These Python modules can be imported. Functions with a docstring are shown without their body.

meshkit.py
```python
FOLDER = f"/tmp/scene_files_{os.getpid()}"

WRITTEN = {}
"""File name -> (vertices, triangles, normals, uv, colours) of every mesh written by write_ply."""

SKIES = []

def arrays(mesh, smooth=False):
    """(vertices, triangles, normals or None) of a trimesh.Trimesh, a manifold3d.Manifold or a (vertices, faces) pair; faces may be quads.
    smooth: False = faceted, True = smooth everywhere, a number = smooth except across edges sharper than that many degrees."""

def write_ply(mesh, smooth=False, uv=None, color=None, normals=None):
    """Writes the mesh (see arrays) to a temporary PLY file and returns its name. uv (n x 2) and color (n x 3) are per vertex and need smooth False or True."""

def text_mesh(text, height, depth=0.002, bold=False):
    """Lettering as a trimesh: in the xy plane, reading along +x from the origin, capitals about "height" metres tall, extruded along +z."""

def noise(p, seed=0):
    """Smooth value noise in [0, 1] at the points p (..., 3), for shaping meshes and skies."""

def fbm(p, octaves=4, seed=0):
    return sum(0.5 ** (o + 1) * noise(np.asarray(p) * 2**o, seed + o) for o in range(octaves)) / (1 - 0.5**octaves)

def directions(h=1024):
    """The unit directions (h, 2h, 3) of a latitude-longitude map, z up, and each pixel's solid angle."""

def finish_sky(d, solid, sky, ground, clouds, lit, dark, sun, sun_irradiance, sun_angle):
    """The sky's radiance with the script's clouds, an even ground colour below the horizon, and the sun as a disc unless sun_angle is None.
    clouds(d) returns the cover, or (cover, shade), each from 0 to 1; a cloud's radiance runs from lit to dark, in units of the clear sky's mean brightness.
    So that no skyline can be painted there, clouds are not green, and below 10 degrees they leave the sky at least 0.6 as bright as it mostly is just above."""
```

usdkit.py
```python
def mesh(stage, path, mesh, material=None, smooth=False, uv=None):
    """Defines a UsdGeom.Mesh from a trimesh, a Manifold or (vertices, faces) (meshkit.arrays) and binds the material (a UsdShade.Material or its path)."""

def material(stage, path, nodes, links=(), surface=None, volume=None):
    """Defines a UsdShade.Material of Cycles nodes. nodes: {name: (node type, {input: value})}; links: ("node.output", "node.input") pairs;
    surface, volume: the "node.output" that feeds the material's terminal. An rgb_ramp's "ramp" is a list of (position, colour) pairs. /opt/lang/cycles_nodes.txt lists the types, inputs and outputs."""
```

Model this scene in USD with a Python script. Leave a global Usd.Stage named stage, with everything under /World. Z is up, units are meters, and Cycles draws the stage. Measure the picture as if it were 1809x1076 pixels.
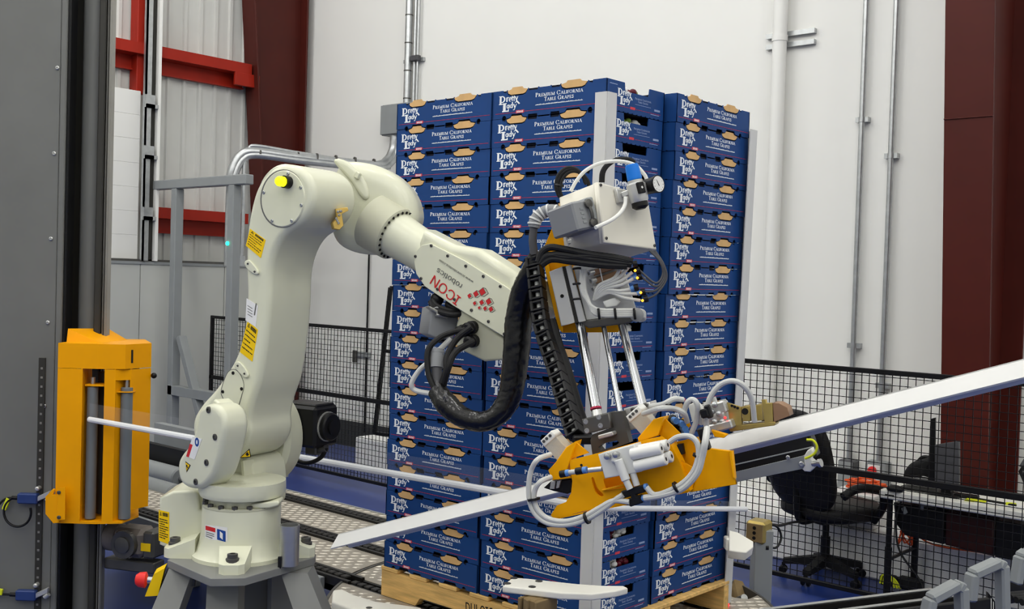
import math, random, sys
import numpy as np, trimesh, shapely
from shapely.geometry import Polygon, LineString, Point, box as sbox
from shapely import affinity
from shapely.ops import unary_union
import usdkit, meshkit
from pxr import Usd, UsdGeom, UsdLux, UsdShade, Sdf, Gf

stage = Usd.Stage.CreateInMemory()
UsdGeom.SetStageUpAxis(stage, "Z"); UsdGeom.SetStageMetersPerUnit(stage, 1.0)
UsdGeom.Xform.Define(stage, "/World")
rng = random.Random(7)
V = lambda *a: np.array(a, float)
unit = lambda v: np.asarray(v, float) / np.linalg.norm(v)

# ------------------------------------------------------------ camera
W, H, FPX = 1809, 1076, 1890.5
CAM = V(2.488, -3.299, 2.052)
YAW, PITCH, ROLL = 0.728, -0.024, 0.030
EXPOSURE = 1.2
_f = V(-math.sin(YAW) * math.cos(PITCH), math.cos(YAW) * math.cos(PITCH), math.sin(PITCH))
_r = V(math.cos(YAW), math.sin(YAW), 0); _u = np.cross(_r, _f)
CR = _r * math.cos(ROLL) + _u * math.sin(ROLL)
CU = -_r * math.sin(ROLL) + _u * math.cos(ROLL)
CF = _f
UP = V(0, 0, 1)
RH = unit(V(CR[0], CR[1], 0)); FH = unit(V(CF[0], CF[1], 0))   # horizontal right / forward headings of the viewpoint
cam = UsdGeom.Camera.Define(stage, "/World/camera")
cam.AddTransformOp().Set(Gf.Matrix4d(*CR, 0, *CU, 0, *(-CF), 0, *CAM, 1))
cam.CreateHorizontalApertureAttr(36.0); cam.CreateVerticalApertureAttr(36.0 * H / W)
cam.CreateFocalLengthAttr(36.0 * FPX / W); cam.CreateFStopAttr(0.0)
cam.CreateClippingRangeAttr(Gf.Vec2f(0.05, 200)); cam.CreateExposureAttr(EXPOSURE)

def ray(px, py): return CF + CR * ((px - W / 2) / FPX) - CU * ((py - H / 2) / FPX)
def at(px, py, D): return CAM + ray(px, py) * D                       # a measured image point at a known distance
def on(px, py, P, n):                                                # ... on a known plane
    d = ray(px, py); return CAM + d * (np.dot(np.asarray(P) - CAM, n) / np.dot(d, n))
def onX(px, py, x): return on(px, py, V(x, 0, 0), V(1, 0, 0))
def onY(px, py, y): return on(px, py, V(0, y, 0), V(0, 1, 0))
def onZ(px, py, z): return on(px, py, V(0, 0, z), V(0, 0, 1))
def LUD(l, u, d): return CR * l + CU * u + CF * d                    # direction from right / up / away components

# ------------------------------------------------------------ lights: high-bay fittings under the hall's ceiling
CEIL = 8.6
LAMP = 13.0
BAYS = [(x, y) for x in (-7.0, -3.5, 0., 3.5, 7.0) for y in (-8.2, -5.0, -1.8, .9)]
for i, (x, y) in enumerate(BAYS):
    l = UsdLux.SphereLight.Define(stage, f"/World/lamp_light_{i:03d}")
    l.CreateRadiusAttr(0.3); l.CreateIntensityAttr(LAMP); l.CreateColorAttr(Gf.Vec3f(1.0, 0.985, 0.95))
    l.AddTranslateOp().Set(Gf.Vec3d(x, y, 7.4))

# ------------------------------------------------------------ materials
def lin(c):
    if isinstance(c, str): c = [int(c[i:i + 2], 16) / 255 for i in (0, 2, 4)]
    return tuple((x / 12.92 if x <= .04045 else ((x + .055) / 1.055) ** 2.4) for x in c)
_mats = {}
def mat(name, color, rough=.5, metal=0., bump=0., bscale=60., vary=0., vscale=4., spec=.25, coat=0., emit=None, estr=0., alpha=1., trans=0., stretch=None):
    if name in _mats: return _mats[name]
    c = lin(color); nodes = {"p": ("principled_bsdf", {"base_color": c, "roughness": rough, "metallic": metal, "specular_ior_level": spec, "coat_weight": coat, "coat_roughness": .1})}; links = []
    if alpha < 1: nodes["p"][1]["alpha"] = alpha
    if trans: nodes["p"][1]["transmission_weight"] = trans
    if emit: nodes["p"][1]["emission_color"] = lin(emit); nodes["p"][1]["emission_strength"] = estr
    if vary or bump:
        nodes["g"] = ("texture_coordinate", {})
        src = "g.object"
        if stretch: nodes["mp"] = ("mapping", {"scale": stretch}); links.append((src, "mp.vector")); src = "mp.vector"
    if vary:
        nodes["n"] = ("noise_texture", {"scale": vscale, "detail": 4.0}); links.append((src, "n.vector"))
        nodes["r"] = ("rgb_ramp", {"ramp": [(.3, tuple(x * (1 - vary) for x in c)), (.7, tuple(min(1, x * (1 + vary)) for x in c))]})
        links += [("n.fac", "r.fac"), ("r.color", "p.base_color")]
    if bump:
        nodes["bn"] = ("noise_texture", {"scale": bscale, "detail": 3.0}); links.append((src, "bn.vector"))
        nodes["b"] = ("bump", {"strength": bump, "distance": .004}); links += [("bn.fac", "b.height"), ("b.normal", "p.normal")]
    _mats[name] = usdkit.material(stage, f"/World/Looks/{name}", nodes, links, surface="p.BSDF")
    return _mats[name]

M = dict(
    wall=mat("white_wall", "e6e6e2", .55, vary=.02, vscale=.6, bump=.05, bscale=2),
    corr=mat("ribbed_sheet", "c9cac6", .45, vary=.05, vscale=2),
    ceil=mat("ceiling_sheet", "d8d8d4", .8),
    floor=mat("blue_floor_paint", "24397c", .3, vary=.12, vscale=1.2, bump=.03, bscale=8),
    girt=mat("red_primer", "98200f", .5, vary=.08),
    column=mat("oxide_red_steel", "481710", .5, vary=.1, vscale=3),
    galv=mat("galvanised_steel", "b4b7b8", .35, .75, vary=.1, vscale=20),
    steel=mat("bare_steel", "b9bab8", .3, .85, vary=.08, vscale=15),
    roller=mat("roller_grey", "6e7478", .5), darkred=mat("dark_red_case", "2a0f0d", .5),
    chrome=mat("polished_rod", "d2d4d6", .12, 1.),
    dust=mat("dusty_cast_metal", "77706a", .6, .2, vary=.15, vscale=15),
    darksteel=mat("dark_steel", "5c5b58", .45, .6, vary=.1, vscale=15),
    greyp=mat("grey_paint", "8b8f90", .45, vary=.04, vscale=6),
    liner=mat("grey_liner", "bcbeb9", .4, vary=.03, vscale=2),
    ped=mat("pedestal_grey", "7c7d7a", .45, vary=.05, vscale=5),
    mast=mat("mast_grey", "6d6e6b", .45, vary=.06, vscale=3),
    mastd=mat("mast_dark", "34332f", .5, vary=.08),
    mastl=mat("mast_light", "8f8d86", .35, .4, vary=.08),
    black=mat("black_plastic", "141415", .4), blackr=mat("black_rubber", "19191a", .6, vary=.2, vscale=20),
    fence=mat("black_powder_coat", "0f0f11", .45),
    gloss=mat("black_tape", "0a0a0b", .22, bump=1.0, bscale=22, spec=.4),
    cream=mat("robot_cream", "d7d8c1", .3, vary=.02, vscale=4, spec=.35, coat=.15),
    creamd=mat("robot_cream_cast", "bcbca6", .45),
    yel=mat("machine_yellow", "f2a800", .4, vary=.03, vscale=5, spec=.15),
    orange=mat("carriage_yellow", "efa200", .4, vary=.03, vscale=5, spec=.15),
    label=mat("label_yellow", "f2c80a", .45), white=mat("white_plastic", "dfdfdb", .45), board=mat("white_board", "d0d0ce", .5, vary=.01),
    pe=mat("white_polyethylene", "efede2", .4, vary=.02),
    ink=mat("black_ink", "1c1b1a", .6), red=mat("red_ink", "c8282c", .5), redline=mat("red_print", "b0304e", .55), blue=mat("blue_ink", "1f4690", .5), tagred=mat("red_tag", "d0404c", .5),
    greyink=mat("grey_ink", "6c6c68", .6), paper=mat("label_white", "e6e6e4", .5),
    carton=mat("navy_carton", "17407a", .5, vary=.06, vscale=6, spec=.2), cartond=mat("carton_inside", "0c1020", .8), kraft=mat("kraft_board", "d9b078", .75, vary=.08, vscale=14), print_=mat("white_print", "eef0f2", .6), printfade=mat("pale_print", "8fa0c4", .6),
    wood=mat("pallet_wood", "e4ba74", .75, vary=.22, vscale=6, bump=.3, bscale=20, stretch=(1, 8, 8)), brown=mat("weathered_block", "86714e", .75, vary=.2, vscale=10, bump=.3, bscale=30),
    plate=mat("tread_plate", "a39c90", .42, .4, vary=.12, vscale=6), platehi=mat("tread_lug", "c9c3b6", .35, .5),
    chain=mat("conveyor_black", "1b1a19", .42, vary=.2, vscale=20),
    box=mat("enclosure_cream", "dad6c8", .42), alu=mat("aluminium", "c6c6c3", .35, .6), grey=mat("grey_plastic", "86888a", .5), ltgrey=mat("light_grey_plastic", "d2d3d0", .45),
    hose=mat("grey_hose", "c3c4c0", .35), hosew=mat("white_hose", "deded8", .35), bluep=mat("blue_plastic", "1877d6", .4), blued=mat("fitting_blue", "5584c2", .4), brass=mat("passivated_brass", "b39d5a", .35, .6, vary=.1, vscale=20), copper=mat("brown_plate", "96755a", .45, .3),
    clear=mat("frosted_acrylic", "cfcabb", .3, alpha=.62), film=None,
    led=mat("yellow_lamp", "e6ee00", .3, emit="e8f020", estr=.5), green=mat("green_led", "20e0a0", .4, emit="20e8b0", estr=2.), amber=mat("amber_led", "ffb040", .4, emit="ff9a20", estr=1.2), redled=mat("red_led", "ff4040", .4, emit="ff3030", estr=1.),
    estop=mat("red_button", "df2f2c", .35), leather=mat("black_leather", "1d1c1c", .5, bump=.3, bscale=25), desk=mat("desk_laminate", "e9e8df", .4), screen=mat("dark_grey_plastic", "4d4d50", .5), cord=mat("orange_cord", "df5a28", .5), lockblue=mat("lock_blue", "2c3f74", .4), lime=mat("lime_tag", "d6dd2a", .5), tan=mat("yellowed_label", "d7b45e", .6), grape=mat("red_grape", "5a1626", .3), leaf=mat("green_grape", "7f9a3a", .35), curbtop=mat("curb_white", "ececea", .5), shadowpad=mat("rubber_base", "3a3b3c", .7))
M["film"] = usdkit.material(stage, "/World/Looks/stretch_film", {"t": ("transparent_bsdf", {"color": (.97, .97, .97)}), "g": ("glossy_bsdf", {"color": (.95, .95, .95), "roughness": .12}), "d": ("diffuse_bsdf", {"color": (.9, .9, .9)}), "fr": ("fresnel", {"IOR": 1.18}), "m": ("mix_closure", {}), "m2": ("mix_closure", {"fac": .05})},
    [("fr.fac", "m.fac"), ("t.BSDF", "m.closure1"), ("g.BSDF", "m.closure2"), ("m.closure", "m2.closure1"), ("d.BSDF", "m2.closure2")], surface="m2.closure")
M["rope"] = mat("bunched_film", "eef0f2", .25, alpha=.8)

# ------------------------------------------------------------ scene objects
_used = {}
def numbered(parent, name):
    k = _used.setdefault((parent, name), 0); _used[(parent, name)] = k + 1
    return name if k == 0 else f"{name}_{k:03d}"
def keys(prim, **kw):
    for k, v in kw.items():
        if v: prim.SetCustomDataByKey(k, v)
def islands(ms):
    """Groups the meshes of a list whose boxes touch; each group becomes a part of its own."""
    B = [np.asarray(m.bounds) + [[-.0015] * 3, [.0015] * 3] for m in ms]; own = list(range(len(ms)))
    def root(i):
        while own[i] != i: i = own[i]
        return i
    for i in range(len(ms)):
        for j in range(i):
            if (B[i][0] <= B[j][1]).all() and (B[j][0] <= B[i][1]).all(): own[root(i)] = root(j)
    out = {}
    for i, m in enumerate(ms): out.setdefault(root(i), []).append(m)
    return list(out.values())
class Thing:
    """Collects the meshes of one thing (in world space) and writes them under an Xform at its base."""
    def __init__(s, name, label=None, category=None, group=None, kind=None, loc=None):
        s.path = "/World/" + numbered("", name); s.kw = dict(label=label, category=category, group=group, kind=kind); s.loc = loc; s.parts = []
    def add(s, name, mesh, m, under=None, smooth=32, label=None, kind=None):
        if isinstance(mesh, (list, tuple)):
            groups = islands(mesh) if kind is None and len(mesh) <= 80 else [list(mesh)]
            ids = [s.add(name, cat(g_), m, under, smooth, label, kind) for g_ in groups]; return ids[0]
        s.parts.append((name, mesh, M[m] if isinstance(m, str) else m, under, smooth, label, kind)); return len(s.parts) - 1
    def done(s):
        vs = np.vstack([np.asarray(p[1].vertices) for p in s.parts]); lo, hi = vs.min(0), vs.max(0)
        loc = V((lo[0] + hi[0]) / 2, (lo[1] + hi[1]) / 2, lo[2]) if s.loc is None else np.asarray(s.loc, float)
        x = UsdGeom.Xform.Define(stage, s.path); x.AddTranslateOp().Set(Gf.Vec3d(*loc)); s.prim = x.GetPrim(); keys(s.prim, **s.kw); paths = []
        for name, mesh, m, under, smooth, label, kind in s.parts:
            par = s.path if under is None else paths[under]; p = par + "/" + numbered(par, name)
            mm = trimesh.Trimesh(np.asarray(mesh.vertices) - loc, np.asarray(mesh.faces), process=False)
            keys(usdkit.mesh(stage, p, mm, m, smooth=smooth).GetPrim(), label=label, kind=kind); paths.append(p)
        return s
def single(name, mesh, m, label=None, category=None, group=None, kind=None, smooth=32):
    """A thing that is one mesh."""
    if isinstance(mesh, (list, tuple)): mesh = cat(mesh)
    v = np.asarray(mesh.vertices); lo, hi = v.min(0), v.max(0); loc = V((lo[0] + hi[0]) / 2, (lo[1] + hi[1]) / 2, lo[2])
    p = "/World/" + numbered("", name)
    g = usdkit.mesh(stage, p, trimesh.Trimesh(v - loc, np.asarray(mesh.faces), process=False), M[m] if isinstance(m, str) else m, smooth=smooth)
    g.AddTranslateOp().Set(Gf.Vec3d(*loc)); keys(g.GetPrim(), label=label, category=category, group=group, kind=kind); return g.GetPrim()
def struct(name, mesh, m, smooth=32): return single(name, mesh, m, kind="structure", smooth=smooth)
def dup(root, loc, rotz=0, **kw):
    name = root.GetName().rstrip("0123456789").rstrip("_")
    x = UsdGeom.Xform.Define(stage, "/World/" + numbered("", name)); x.GetPrim().GetReferences().AddInternalReference(root.GetPath())
    x.ClearXformOpOrder(); place(x, loc, rotz); x.GetPrim().SetInstanceable(True); keys(x.GetPrim(), **kw); return x.GetPrim()
def place(x, loc, rotz):
    x = UsdGeom.Xformable(x)
    ops = {o.GetOpName(): o for o in x.GetOrderedXformOps()}
    t = ops.get("xformOp:translate") or x.AddTranslateOp(); t.Set(Gf.Vec3d(*map(float, loc)))
    r = ops.get("xformOp:rotateZ") or x.AddRotateZOp(); r.Set(float(rotz))

# ------------------------------------------------------------ shapes
def tm(v, f): return trimesh.Trimesh(np.asarray(v, float), np.asarray(f), process=False)
def cat(ms): return trimesh.util.concatenate([m for m in ms])
def aabb(lo, hi):
    m = trimesh.creation.box(np.asarray(hi, float) - np.asarray(lo, float)); m.apply_translation((np.asarray(lo, float) + np.asarray(hi, float)) / 2); return m
def rbox(c, X, Y, Z, b=.004):
    """Box about c with half-extent vectors X, Y, Z and chamfered edges."""
    c, X, Y, Z = map(lambda a: np.asarray(a, float), (c, X, Y, Z)); L = [np.linalg.norm(a) for a in (X, Y, Z)]; b = min(b, *[.45 * l for l in L]); pts = []
    A = [X / L[0], Y / L[1], Z / L[2]]
    for sx in (-1, 1):
        for sy in (-1, 1):
            for sz in (-1, 1):
                for k in range(3):
                    e = [L[0] - b, L[1] - b, L[2] - b]; e[k] += b
                    pts.append(c + A[0] * sx * e[0] + A[1] * sy * e[1] + A[2] * sz * e[2])
    return trimesh.convex.convex_hull(np.array(pts))
def hull(pts): return trimesh.convex.convex_hull(np.array(pts, float))
def frame(ax):
    ax = unit(ax); a = np.cross(ax, V(0, 0, 1) if abs(ax[2]) < .9 else V(1, 0, 0)); a = unit(a); return a, np.cross(ax, a), ax
def lathe(p, ax, prof, seg=32):
    """Profile [(radius, height), ...] turned about the axis through p."""
    a, b, ax = frame(ax); n = len(prof); th = np.arange(seg) * 2 * np.pi / seg; cs = np.cos(th)[:, None] * a + np.sin(th)[:, None] * b
    v = np.vstack([np.asarray(p) + ax * h + cs * r for r, h in prof]); f = []
    for i in range(n - 1):
        for j in range(seg):
            k = (j + 1) % seg; f += [[i * seg + j, i * seg + k, (i + 1) * seg + k], [i * seg + j, (i + 1) * seg + k, (i + 1) * seg + j]]
    v = np.vstack([v, np.asarray(p) + ax * prof[0][1], np.asarray(p) + ax * prof[-1][1]]); c0, c1 = n * seg, n * seg + 1
    for j in range(seg):
        k = (j + 1) % seg; f += [[c0, k, j], [c1, (n - 1) * seg + j, (n - 1) * seg + k]]
    m = tm(v, f)
    if m.volume < 0: m.invert()
    return m
def cyl(p, q, r, seg=24, b=0.):
    p, q = np.asarray(p, float), np.asarray(q, float); L = np.linalg.norm(q - p); b = min(b, L / 3, r / 2)
    prof = [(r, 0), (r, L)] if not b else [(r - b, 0), (r, b), (r, L - b), (r - b, L)]
    return lathe(p, q - p, prof, seg)
def beam(p, q, w, h, up=UP, b=.003):
    p, q = np.asarray(p, float), np.asarray(q, float); d = q - p; L = np.linalg.norm(d); x = d / L; s = np.cross(up, x); s = unit(s) if np.linalg.norm(s) > 1e-6 else V(1, 0, 0); t = np.cross(x, s)
    return rbox((p + q) / 2, x * L / 2, s * w / 2, t * h / 2, b)
def spline(pts, n=8, closed=False):
    p = np.asarray(pts, float)
    if closed: p = np.vstack([p[-1], p, p[0], p[1]])
    else: p = np.vstack([2 * p[0] - p[1], p, 2 * p[-1] - p[-2]])
    out = []
    for i in range(1, len(p) - 2):
        t = np.linspace(0, 1, n, endpoint=False)[:, None]; a, b, c, d = p[i - 1], p[i], p[i + 1], p[i + 2]
        out.append(.5 * (2 * b + (c - a) * t + (2 * a - 5 * b + 4 * c - d) * t ** 2 + (3 * b - a - 3 * c + d) * t ** 3))
    out = np.vstack(out)
    return out if closed else np.vstack([out, p[-2]])
def tube(pts, r, sides=10, n=8, smooth=True, wob=0., seed=0):
    p = spline(pts, n) if smooth and len(pts) > 2 else np.asarray(pts, float); N = len(p)
    t = np.gradient(p, axis=0); t /= np.linalg.norm(t, axis=1, keepdims=True) + 1e-12; a = frame(t[0])[0]; A = []
    for i in range(N): a = a - t[i] * np.dot(a, t[i]); a = a / np.linalg.norm(a); A.append(a)
    A = np.array(A); B = np.cross(t, A); th = np.arange(sides) * 2 * np.pi / sides; R = np.broadcast_to(np.interp(np.linspace(0, 1, N), np.linspace(0, 1, len(np.atleast_1d(r))), np.atleast_1d(r)), (N,))
    R = np.repeat(R[:, None], sides, 1)
    if wob:
        g = np.random.default_rng(seed); R = R * (1 + wob * g.uniform(-1, 1, R.shape))
    v = (p[:, None] + R[..., None] * (np.cos(th)[None, :, None] * A[:, None] + np.sin(th)[None, :, None] * B[:, None])).reshape(-1, 3); f = []
    for i in range(N - 1):
        for j in range(sides):
            k = (j + 1) % sides; f += [[i * sides + j, i * sides + k, (i + 1) * sides + k], [i * sides + j, (i + 1) * sides + k, (i + 1) * sides + j]]
    v = np.vstack([v, p[0], p[-1]]); c0 = N * sides
    for j in range(sides):
        k = (j + 1) % sides; f += [[c0, k, j], [c0 + 1, (N - 1) * sides + j, (N - 1) * sides + k]]
    return tm(v, f)
def ptube(px, r, D, **k):
    """Hose through measured points (px, py[, distance])."""
    return tube([at(q[0], q[1], q[2] if len(q) > 2 else D) for q in px], r, **k)
def ring_of(poly):
    """Vertices of an extruded outline."""
    return np.asarray(poly.exterior.coords)[:-1]
def bevel_extrude(ring, T, b=0., steps=3):
    """2D ring extruded from z=0 (front) to z=-T with both rims rounded by b. Returns a mesh in (x, y, z)."""
    r = np.asarray(ring, float)
    if Polygon(r).exterior.is_ccw is False: r = r[::-1]
    n = len(r); e = np.roll(r, -1, 0) - r; e /= np.linalg.norm(e, axis=1, keepdims=True) + 1e-12; nr = np.stack([e[:, 1], -e[:, 0]], 1)
    q = nr + np.roll(nr, 1, 0); q /= np.maximum((q * nr).sum(1, keepdims=True), .35)
    lv = [(1., 0.)] if not b else [(1 - math.sin(a), 1 - math.cos(a)) for a in np.linspace(0, np.pi / 2, steps + 1)]
    # (inset, depth): first inset b at depth 0 ... last inset 0 at depth b
    L = [(b * i, b * d) for i, d in [(1 - math.sin(a), 1 - math.cos(a)) for a in np.linspace(0, np.pi / 2, steps + 1)]] if b else [(0., 0.)]
    L = L + [(i, T - d) for i, d in reversed(L)]
    v = np.vstack([np.column_stack([r - q * i, np.full(n, -d)]) for i, d in L]); f = []
    for k in range(len(L) - 1):
        for j in range(n):
            m = (j + 1) % n; f += [[k * n + j, (k + 1) * n + j, (k + 1) * n + m], [k * n + j, (k + 1) * n + m, k * n + m]]
    fv, ff = trimesh.creation.triangulate_polygon(Polygon(v[:n, :2]), engine="earcut")
    from scipy.spatial import cKDTree
    idx = cKDTree(v[:n, :2]).query(fv)[1]; ff = idx[np.asarray(ff)]
    a2 = [np.cross(v[t[1], :2] - v[t[0], :2], v[t[2], :2] - v[t[0], :2]) for t in ff]
    ff = np.array([t if s > 0 else t[::-1] for t, s in zip(ff, a2)])
    f = np.vstack([np.array(f), ff, ff[:, ::-1] + (len(L) - 1) * n])
    return tm(v, f)
def prism(poly, T):
    """shapely polygon(s), holes allowed, extruded from z=0 to z=-T."""
    g = [p for p in getattr(poly, "geoms", [poly]) if p.area > 1e-9]
    m = cat([trimesh.creation.extrude_polygon(p, T, engine="earcut") for p in g]); m.apply_translation((0, 0, -T)); return m
def put(m, O, X, Y, Z=None):
    """Maps a mesh from (x, y, z) to O + xX + yY + zZ."""
    X, Y = np.asarray(X, float), np.asarray(Y, float); Z = np.cross(X, Y) if Z is None else np.asarray(Z, float); v = np.asarray(m.vertices)
    o = tm(np.asarray(O) + v[:, :1] * X + v[:, 1:2] * Y + v[:, 2:] * Z, m.faces)
    if np.dot(np.cross(X, Y), Z) < 0: o.invert()
    return o
class Plane:
    """A working plane through P with normal n (towards the viewer) for parts whose outline was measured in the photograph; z is along n."""
    def __init__(s, P, n, x=None):
        s.P = np.asarray(P, float); s.n = unit(n); x = CR if x is None else np.asarray(x, float); s.x = unit(x - s.n * np.dot(x, s.n)); s.y = np.cross(s.n, s.x)
    def uv(s, pts): return np.array([[np.dot(on(a, b, s.P, s.n) - s.P, s.x), np.dot(on(a, b, s.P, s.n) - s.P, s.y)] for a, b in pts])
    def pt(s, px, py, z=0.): return on(px, py, s.P + s.n * z, s.n)
    def slab(s, pts, T, b=0., z=0., sm=0, steps=3):
        if z: return s.shift(z).slab(pts, T, b, 0., sm, steps)
        uv = s.uv(pts)
        if sm: uv = spline(uv, sm, closed=True)
        return put(bevel_extrude(uv, T, b, steps), s.P + s.n * z, s.x, s.y, s.n)
    def ribbon(s, poly_uv, T, z=0.): return put(prism(poly_uv, T), s.P + s.n * z, s.x, s.y, s.n)
    def shift(s, z): return Plane(s.P + s.n * z, s.n, s.x)
    def disc(s, px, py, r, T, b=0., z=0., seg=32):
        c = s.pt(px, py, z); prof = [(r, -T), (r, 0)] if not b else [(r - b, -T), (r, -T + b), (r, -b), (r - b, 0)]
        return lathe(c, s.n, prof, seg)
def text_on(pl, txt, px0, px1, h, z=.0006, bold=False, wscale=None):
    """Lettering on a plane whose baseline runs from image point px0 to px1."""
    a, b = pl.uv([px0, px1]); d = b - a; L = np.linalg.norm(d); d = d / L; up = V(-d[1], d[0])
    m = meshkit.text_mesh(txt, h, .0006, bold); w = m.bounds[1][0]; sx = L / w
    X = pl.x * d[0] + pl.y * d[1]; Y = pl.x * up[0] + pl.y * up[1]; v = np.asarray(m.vertices); O = pl.P + pl.x * a[0] + pl.y * a[1] + pl.n * z
    return tm(O + v[:, :1] * X * sx + v[:, 1:2] * Y + v[:, 2:] * pl.n, m.faces)
def screw(p, n, r=.007, h=.004): return lathe(p, n, [(r, -.002), (r, h * .6), (r * .7, h), (r * .45, h), (r * .4, h * .3)], 10)
# ============================================================ the hall
WY, WX = 4.95, -8.6           # back wall and left wall
struct("floor", aabb((WX, -11, -.2), (9, WY, 0)), "floor")
struct("wall_back", aabb((WX, WY, 0), (9, WY + .12, CEIL)), "wall")
struct("ceiling", aabb((WX, -11, CEIL), (9, WY, CEIL + .1)), "ceil")
struct("wall_right", aabb((9, -11, 0), (9.12, WY, CEIL)), "corr")
struct("wall_front", aabb((WX, -11.12, 0), (9, -11, CEIL)), "corr")
def ribbed(y0, y1, z0, z1, x):
    pts = []; y = y0; k = 0
    while y < y1 - .01:
        pts += [(y, 0), (y + .13, 0), (y + .142, .024), (y + .178, .024), (y + .19, 0)]
        pts += [(y + .09, 0)] if False else []
        y += .20
    pts += [(y1, 0)]
    ring = [(a, b) for a, b in pts if a <= y1] + [(y1, -.02), (y0, -.02)]
    m = prism(Polygon(ring), z1 - z0)                       # (y, outwards, z)
    v = np.asarray(m.vertices); return tm(np.column_stack([x + v[:, 1], v[:, 0], z1 + v[:, 2]]), m.faces[:, ::-1])
struct("wall_left", ribbed(-11, WY, 0, CEIL, WX), "corr", smooth=False)
# low white kerb along the back wall and the dark rubber base left of it
struct("trim_1", rbox(V(1.37, 4.51, .165), V(7.62, 0, 0), V(0, .44, 0), V(0, 0, .165), .012), "curbtop")
struct("trim_2", aabb((WX, WY - .03, 0), (-6.26, WY, .30)), "shadowpad")

# grey liner sheet in front of the left wall
t = Thing("wall_liner", kind="structure"); zt = 2.09; lx = WX + .28
for k in range(4): t.add("liner_sheet", aabb((lx - .012, .6 + k * 1.06, 0), (lx, .6 + k * 1.06 + 1.052, zt)), "liner")
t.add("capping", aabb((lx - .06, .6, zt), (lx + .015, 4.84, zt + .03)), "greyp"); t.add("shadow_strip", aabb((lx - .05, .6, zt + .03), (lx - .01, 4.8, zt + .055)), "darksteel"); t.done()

# red girts, jamb and clip on the left wall
for px, py, nm in ((330, 112, 0), (330, 389, 1)):
    z = onX(px, py, WX + .2)[2]
    g = Thing("wall_girt", ["upper red steel girt running along the ribbed wall to the left column", "lower red steel girt seen between the posts of the grey guard frame"][nm], "girt", "red girts on the ribbed wall")
    y0, y1 = ((.3, 4.1), (onX(272, 395, WX + .2)[1], 4.1))[nm]
    g.add("flange", aabb((WX + .03, y0, z), (WX + .26, y1, z + .12)), "girt"); g.add("web", aabb((WX + .03, y0, z - .15), (WX + .07, y1, z)), "girt"); g.add("lip", aabb((WX + .03, y0, z - .16), (WX + .10, y1, z - .145)), "girt"); g.done()
ja = onX(240, 60, WX + .15)[1]; jb = onX(257, 60, WX + .15)[1]; z0 = onX(250, 167, WX + .15)[2]
single("door_jamb", rbox(V(WX + .11, (ja + jb) / 2, (z0 + CEIL) / 2), V(.08, 0, 0), V(0, (jb - ja) / 2, 0), V(0, 0, (CEIL - z0) / 2), .006), "girt", "red vertical door jamb above the white sectional door", "jamb")
# white sectional door with its track
y0, y1 = 1.0, onX(246, 300, WX + .2)[1]; ztop = onX(220, 164, WX + .2)[2]
d = Thing("door_1", kind="structure"); k = 0; z = .05
while z < ztop - .05:
    d.add("door_panel", rbox(V(WX + .17, (y0 + y1) / 2, z + .13), V(.03, 0, 0), V(0, (y1 - y0) / 2, 0), V(0, 0, .1305), .0025), "wall"); z += .262
d.done()
t = Thing("door_track", "grey vertical door track with brackets beside the white sectional door", "door track")
ya, yb = onX(249, 300, WX + .25)[1], onX(259, 300, WX + .25)[1]
t.add("track_angle", [aabb((WX + .30, ya, 2.13), (WX + .32, yb, 8.2)), aabb((WX + .26, ya, 2.13), (WX + .32, ya + .015, 8.2))], "galv")
yc, yd = onX(270, 300, WX + .25)[1], onX(275, 300, WX + .25)[1]
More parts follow.
